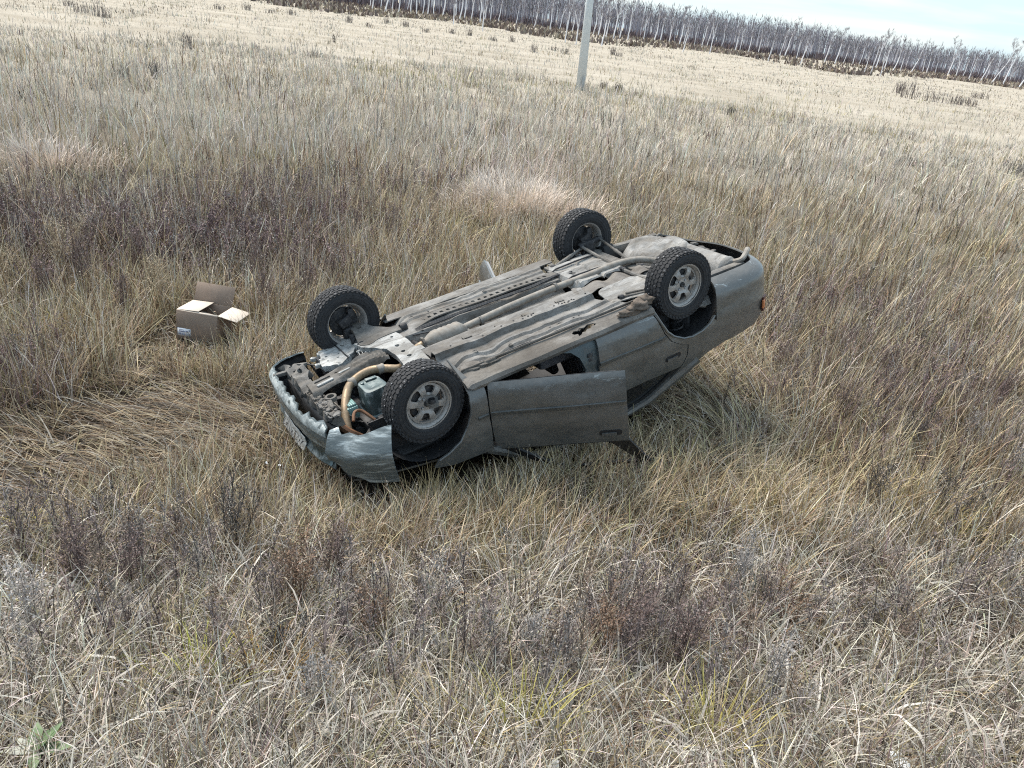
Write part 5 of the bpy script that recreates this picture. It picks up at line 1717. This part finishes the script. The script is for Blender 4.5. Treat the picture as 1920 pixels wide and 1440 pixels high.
weed(1000, 850, .42, 'pale', 'pale dead umbel standing against the open front door')
weed(1150, 1265, .62, 'purple', 'large bushy purple-brown weed, darkest clump of the lower right')
weed(1245, 1290, .55, 'purple', 'purple-grey weed just right of the largest purple clump')
weed(1105, 1270, .50, 'rust', 'rust-brown weed on the left flank of the largest purple clump')
weed(1372, 1130, .50, 'grey', 'slim grey weed spike above and right of the purple clump', .02)
weed(1435, 1200, .48, 'rust', 'rust-brown withered weed right of the slim grey spike')
weed(435, 1060, .62, 'dark', 'tall near-black weed rising below the front bumper, left of centre', .04)
weed(215, 1010, .36, 'dark', 'small dark weed at the edge of the flattened track')
weed(150, 1150, .55, 'purple', 'dusky purple-brown weed at the left edge below the flattened track')
weed(265, 1150, .50, 'purple', 'bushy brown-purple weed second from the left edge below the track')
weed(540, 1180, .55, 'rust', 'reddish-brown weed left of the picture centre below the bumper')
weed(620, 1120, .50, 'purple', 'brown weed below the torn bumper corner')
weed(525, 1300, .36, 'dark', 'short blackish weed low in the left half of the foreground')
weed(575, 1380, .40, 'grey', 'low feathery grey-lilac weed near the bottom left of centre')
weed(1420, 1360, .42, 'grey', 'feathery grey weed near the bottom right of centre')
weed(930, 990, .34, 'dark', 'dark crushed weed under the open door, in front of the grass tuft')
weed(1610, 960, .50, 'dark', 'upright dark bare stalk in the golden grass right of the car', .02)
weed(1690, 870, .62, 'dark', 'tall dark stalk in the purple weeds at right', .03)
weed(1745, 990, .55, 'dark', 'dark slanting stalk in the golden grass near the right edge', .25, .4)
weed(1340, 1010, .30, 'purple', 'small purple weed between the golden tufts right of the open door')
weed(1860, 1120, .45, 'grey', 'grey weed at the right edge in the bleached grass')
weed(20, 730, .40, 'purple', 'purple weed at the left edge above the flattened track')
weed(60, 1240, .50, 'pale', 'bleached pale weed at the far left of the foreground')
weed(800, 1180, .45, 'grey', 'fine grey weed in the middle of the foreground')
weed(960, 1290, .40, 'grey', 'low grey weed left of the large purple clump')
weed(690, 1250, .42, 'rust', 'rusty weed in the middle left of the foreground')
for i, (a_, b_) in enumerate(((20, 520), (90, 560), (160, 545), (230, 575), (300, 560), (500, 590), (560, 560), (250, 500), (120, 500), (620, 520), (480, 520), (660, 450), (770, 380), (740, 440))):
    weed(a_, b_ + 25, .55 + .12 * ((i * 7) % 3), 'purple' if i % 4 else 'tan', 'tall dusky weed in the purple patch behind the box', .03, 0, 'weeds in the purple patch behind the box')
for i, (a_, b_) in enumerate(((1480, 640), (1560, 690), (1650, 720), (1750, 700), (1850, 780), (1900, 680), (1800, 850), (1700, 640), (1560, 800), (1880, 920), (1640, 800), (1450, 720))):
    weed(a_, b_, .45 + .08 * ((i * 5) % 3), 'purple' if i % 3 else 'grey', 'dusky weed in the purple patch right of the car', .05, 0, 'weeds in the purple patch right of the car')


# dark bushes and dead stalks out in the pale field
def bush(px, py, H, wd, label, n=34, col=(.20, .17, .155), name='bare_shrub', cat='shrub', group=None):
    g = ground_at(px, py); z = float(gz(g[0], g[1])); rs = np.random.default_rng(int(px + py * 3))
    o = empty(name, label, cat, (g[0], g[1], z), 0, group)
    b = np.c_[rs.normal(0, wd * .35, n), rs.normal(0, wd * .35, n), np.zeros(n)]
    px_w = .00045 * np.hypot(g[0], g[1])
    st = strips('s', b, rs.uniform(.5, 1, n) * H, np.full(n, px_w * 1.3), rs.uniform(.05, .5, n), rs.normal(0, .2, n), rs.uniform(0, 2 * PI, n), np.array([col]) * rs.uniform(.7, 1.4, (n, 1)), 3, None)
    link('stems', to_mesh('stems', [st]), M['twig'], o, False)['kind'] = 'stuff'
    q = st['V'].reshape(n, 7, 3)
    tp = q[rs.integers(0, n, n * 5), rs.integers(3, 7, n * 5)]
    tq = strips('t', tp, rs.uniform(.1, .3, n * 5) * H, np.full(n * 5, px_w * .9), rs.uniform(0, .9, n * 5), rs.normal(0, .3, n * 5), rs.uniform(0, 2 * PI, n * 5), np.array([col]) * rs.uniform(.7, 1.6, (n * 5, 1)), 2, None)
    link('twigs', to_mesh('twigs', [tq]), M['twig'], o, False)['kind'] = 'stuff'
    return o


bush(1706, 183, 1.9, 1.5, 'largest dark shrub in the pale field, before the scrub at right')
bush(1684, 174, 1.4, .9, 'small dark shrub left beside the largest one in the pale field')
bush(1752, 190, 1.3, 1.6, 'low dark shrub right of the largest one in the pale field')
bush(1790, 194, 1.2, 1.4, 'low dark shrub third in the row at right')
bush(1815, 197, 1.0, 1.6, 'low dark shrub last in the row at right')
bush(1835, 184, .9, 1.5, 'faint low shrub behind the row at right')
bush(352, 95, .95, .5, 'forked dead stalk standing in the pale field at upper left', 26, (.16, .14, .13), 'dead_stalk', 'weed')
bush(627, 82, .75, .12, 'single dark spike of a dead stalk in the pale field', 12, (.09, .08, .075), 'dead_stalk', 'weed')
bush(290, 145, .6, .3, 'short dark weed at the border of pale and grey grass', 40, (.12, .11, .105), 'dead_stalk', 'weed')
bush(235, 150, .55, .35, 'dim dark weed left beside the short one at the grass border', 40, (.14, .13, .12), 'dead_stalk', 'weed')
bush(1157, 172, .55, .4, 'dark tuft of weeds right of the foot of the pole', 45, (.13, .12, .10), 'dead_stalk', 'weed')
bush(1130, 165, .45, .3, 'smaller weed tuft between the pole and the dark tuft', 35, (.18, .16, .14), 'dead_stalk', 'weed')
bush(880, 262, .55, .25, 'bushy dead weed in the grey grass behind the car', 60, (.20, .19, .18), 'dead_stalk', 'weed')
bush(1368, 222, .5, .4, 'dark weed tuft in the yellowish grass right of the pole', 45, (.13, .12, .10), 'dead_stalk', 'weed')
bush(1905, 330, .55, .7, 'dark clump of dead weeds at the right edge of the grey grass', 80, (.13, .12, .11), 'dead_stalk', 'weed')
bush(1700, 310, .35, .9, 'low dark clump of weeds in the grey grass at right', 80, (.14, .13, .12), 'dead_stalk', 'weed')
for i, (a_, b_) in enumerate(((128, 6), (150, 20), (185, 28), (200, 30), (410, 12), (462, 12), (508, 18), (545, 22), (655, 35), (690, 42), (725, 38), (760, 45), (800, 55), (848, 58), (880, 62), (925, 72), (960, 74), (1000, 92), (1040, 88), (1060, 96), (1150, 96), (1160, 98))):
    bush(a_, b_ + 6, .55 + .18 * (i % 3), .7, 'small dark shrub dotted in the far pale field', 26, (.24, .21, .19), 'field_shrub', 'shrub', 'small shrubs dotted over the far field')


# tufts of a colour of their own
def tuft(px, py, H, n, pal, label, name='grass_tuft', spread=.07, w=.006, lean=.5):
    g = ground_at(px, py); z = float(gz(g[0], g[1])); g = ground_at(px, py, z); z = float(gz(g[0], g[1])); rs = np.random.default_rng(int(px * 3 + py))
    ra_ = rs.uniform(0, 2 * PI, n); rr_ = spread * 1.7 * np.sqrt(rs.random(n)) * (1 + .35 * np.sin(3 * ra_ + px))
    b = np.c_[rr_ * np.cos(ra_), rr_ * np.sin(ra_), np.zeros(n)]
    az = np.arctan2(b[:, 1], b[:, 0]) + rs.normal(0, .6, n)
    me_ = to_mesh(name, [strips('g', b, H * rs.uniform(.5, 1.15, n), w * rs.uniform(.7, 1.4, n), np.abs(rs.normal(lean, .25, n)), rs.gamma(2, .4, n), az, np.array([pal]) * rs.uniform(.6, 1.3, (n, 1)), 4, None)])
    o = link(name, me_, M['grass'], None, False); o.location = (g[0], g[1], z)
    return tag(o, label, 'grass tuft')


tuft(375, 1345, .36, 70, (.46, .46, .10), 'bright yellow-green grass tuft in the lower left foreground', spread=.04)
tuft(45, 1005, .22, 60, (.50, .44, .12), 'small yellow tuft at the left edge of the flattened track', spread=.04)
tuft(965, 1450, .42, 90, (.52, .46, .14), 'yellow tuft at the bottom edge near the middle', spread=.05)
tuft(1325, 1452, .42, 90, (.55, .47, .16), 'feathery yellow tuft at the bottom edge right of centre', spread=.05)
tuft(860, 1440, .40, 80, (.50, .40, .22), 'golden straw tuft at the bottom edge left of centre', spread=.05)
tuft(505, 1345, .36, 90, (.36, .22, .07), 'orange-brown grass tuft in the lower left foreground', spread=.05)
tuft(1450, 985, .40, 240, (.50, .40, .15), 'arched golden grass tuft right of the open door', spread=.12, lean=.8)
tuft(1730, 985, .42, 260, (.47, .39, .15), 'arched yellow grass tuft near the right edge', spread=.14, lean=.9)
tuft(820, 960, .34, 260, (.47, .36, .19), 'dense golden tuft below the front wheel', spread=.12)
tuft(990, 900, .30, 220, (.45, .36, .20), 'straw tuft leaning on the open front door', spread=.12)
tuft(970, 402, .68, 2200, (.68, .585, .50), 'broad pale pinkish clump of feathery grass behind the car', 'reed_clump', spread=.72, w=.017, lean=.32)
tuft(95, 318, .52, 800, (.64, .55, .47), 'pale pinkish clump of feathery grass at the left edge', 'reed_clump', spread=.55, w=.018, lean=.2)
tuft(575, 1010, .28, 180, (.40, .35, .26), 'tangled straw tuft below the number plate', spread=.12, lean=.8)

# green leafy plant in the bottom left corner
M['leaf'] = simple('pale_green_leaf', (.13, .20, .09), .6, 0, .25, 14, bump_s=.1)
M['leafw'] = simple('withered_white_leaf', (.45, .46, .40), .7, 0, .1, 14, bump_s=.1)
g = ground_at(70, 1425, .80); gp_ = empty('green_leafy_plant', 'pale green broad-leaved plant in the bottom left corner', 'plant', (g[0], g[1], float(gz(g[0], g[1]))))
zt = .72 - float(gz(g[0], g[1]))
for i, (az, L, wv, el, mm) in enumerate(((.2, .13, .05, .35, 'leaf'), (1.0, .12, .045, .7, 'leaf'), (2.0, .11, .05, .5, 'leaf'), (3.3, .12, .035, .2, 'leafw'), (2.8, .10, .03, .35, 'leafw'), (5.2, .10, .04, .3, 'leaf'), (.6, .10, .04, 1.0, 'leaf'))):
    R_ = Matrix.Rotation(az, 3, 'Z') @ Matrix.Rotation(-el, 3, 'Y')
    ol = [(L * u_, wv * .5 * math.sin(PI * u_ ** .8) * s_) for s_ in (1, -1) for u_ in (np.linspace(0, 1, 8) if s_ > 0 else np.linspace(1, 0, 8)[1:-1])]
    sheet('leaf', ol, lambda a_, b_, R_=R_, L=L: tuple(R_ @ Vector((a_, b_, .25 * abs(b_) - .6 * a_ * a_ / L * .3)) + Vector((0, 0, max(.1, zt + .12)))), .02, .0015, M[mm], gp_, (0, 0, 1))
mb = MB(); mb.tube([(0, 0, 0), (.01, 0, max(.1, zt + .12))], [.006, .004], 6); mb.build('stem', M['leaf'], gp_)

# litter
M['plastic'] = simple('white_plastic', (.78, .80, .82), .35, 0, .06, 10, bump_s=.3)


def scrap(px, py, size, label, zoff, seed, name='plastic_scrap', cat='litter'):
    g = ground_at(px, py, zoff); rs = np.random.default_rng(seed)
    q = [(size * (1 + .3 * rs.normal()) * math.cos(a_), size * .7 * (1 + .3 * rs.normal()) * math.sin(a_)) for a_ in np.linspace(0, 2 * PI, 11)[:-1]]
    o = sheet(name, q, lambda a_, b_: (a_, b_, size * .35 * math.sin(a_ / size * 4 + seed) * math.cos(b_ / size * 3)), size * .25, .0015, M['plastic'], None, (0, 0, 1))
    o.location = tuple(g); o.rotation_euler = (rs.normal(0, .3), rs.normal(0, .3), rs.uniform(0, 6))
    return tag(o, label, cat)


scrap(1690, 1428, .05, 'crumpled white plastic scrap at the bottom edge on the right', float(gz(2.4, 2.9)) + .30, 3)
scrap(500, 868, .013, 'white shard lying below the number plate', .24, 5)
scrap(524, 872, .010, 'second smaller white shard to the right below the number plate', .24, 6)
scrap(1263, 786, .014, 'tiny pale fleck in the grass right of the open door', .16, 8)
scrap(1040, 1433, .04, 'white paper scrap at the bottom edge near the middle', float(gz(.5, 2.6)) + .28, 9)
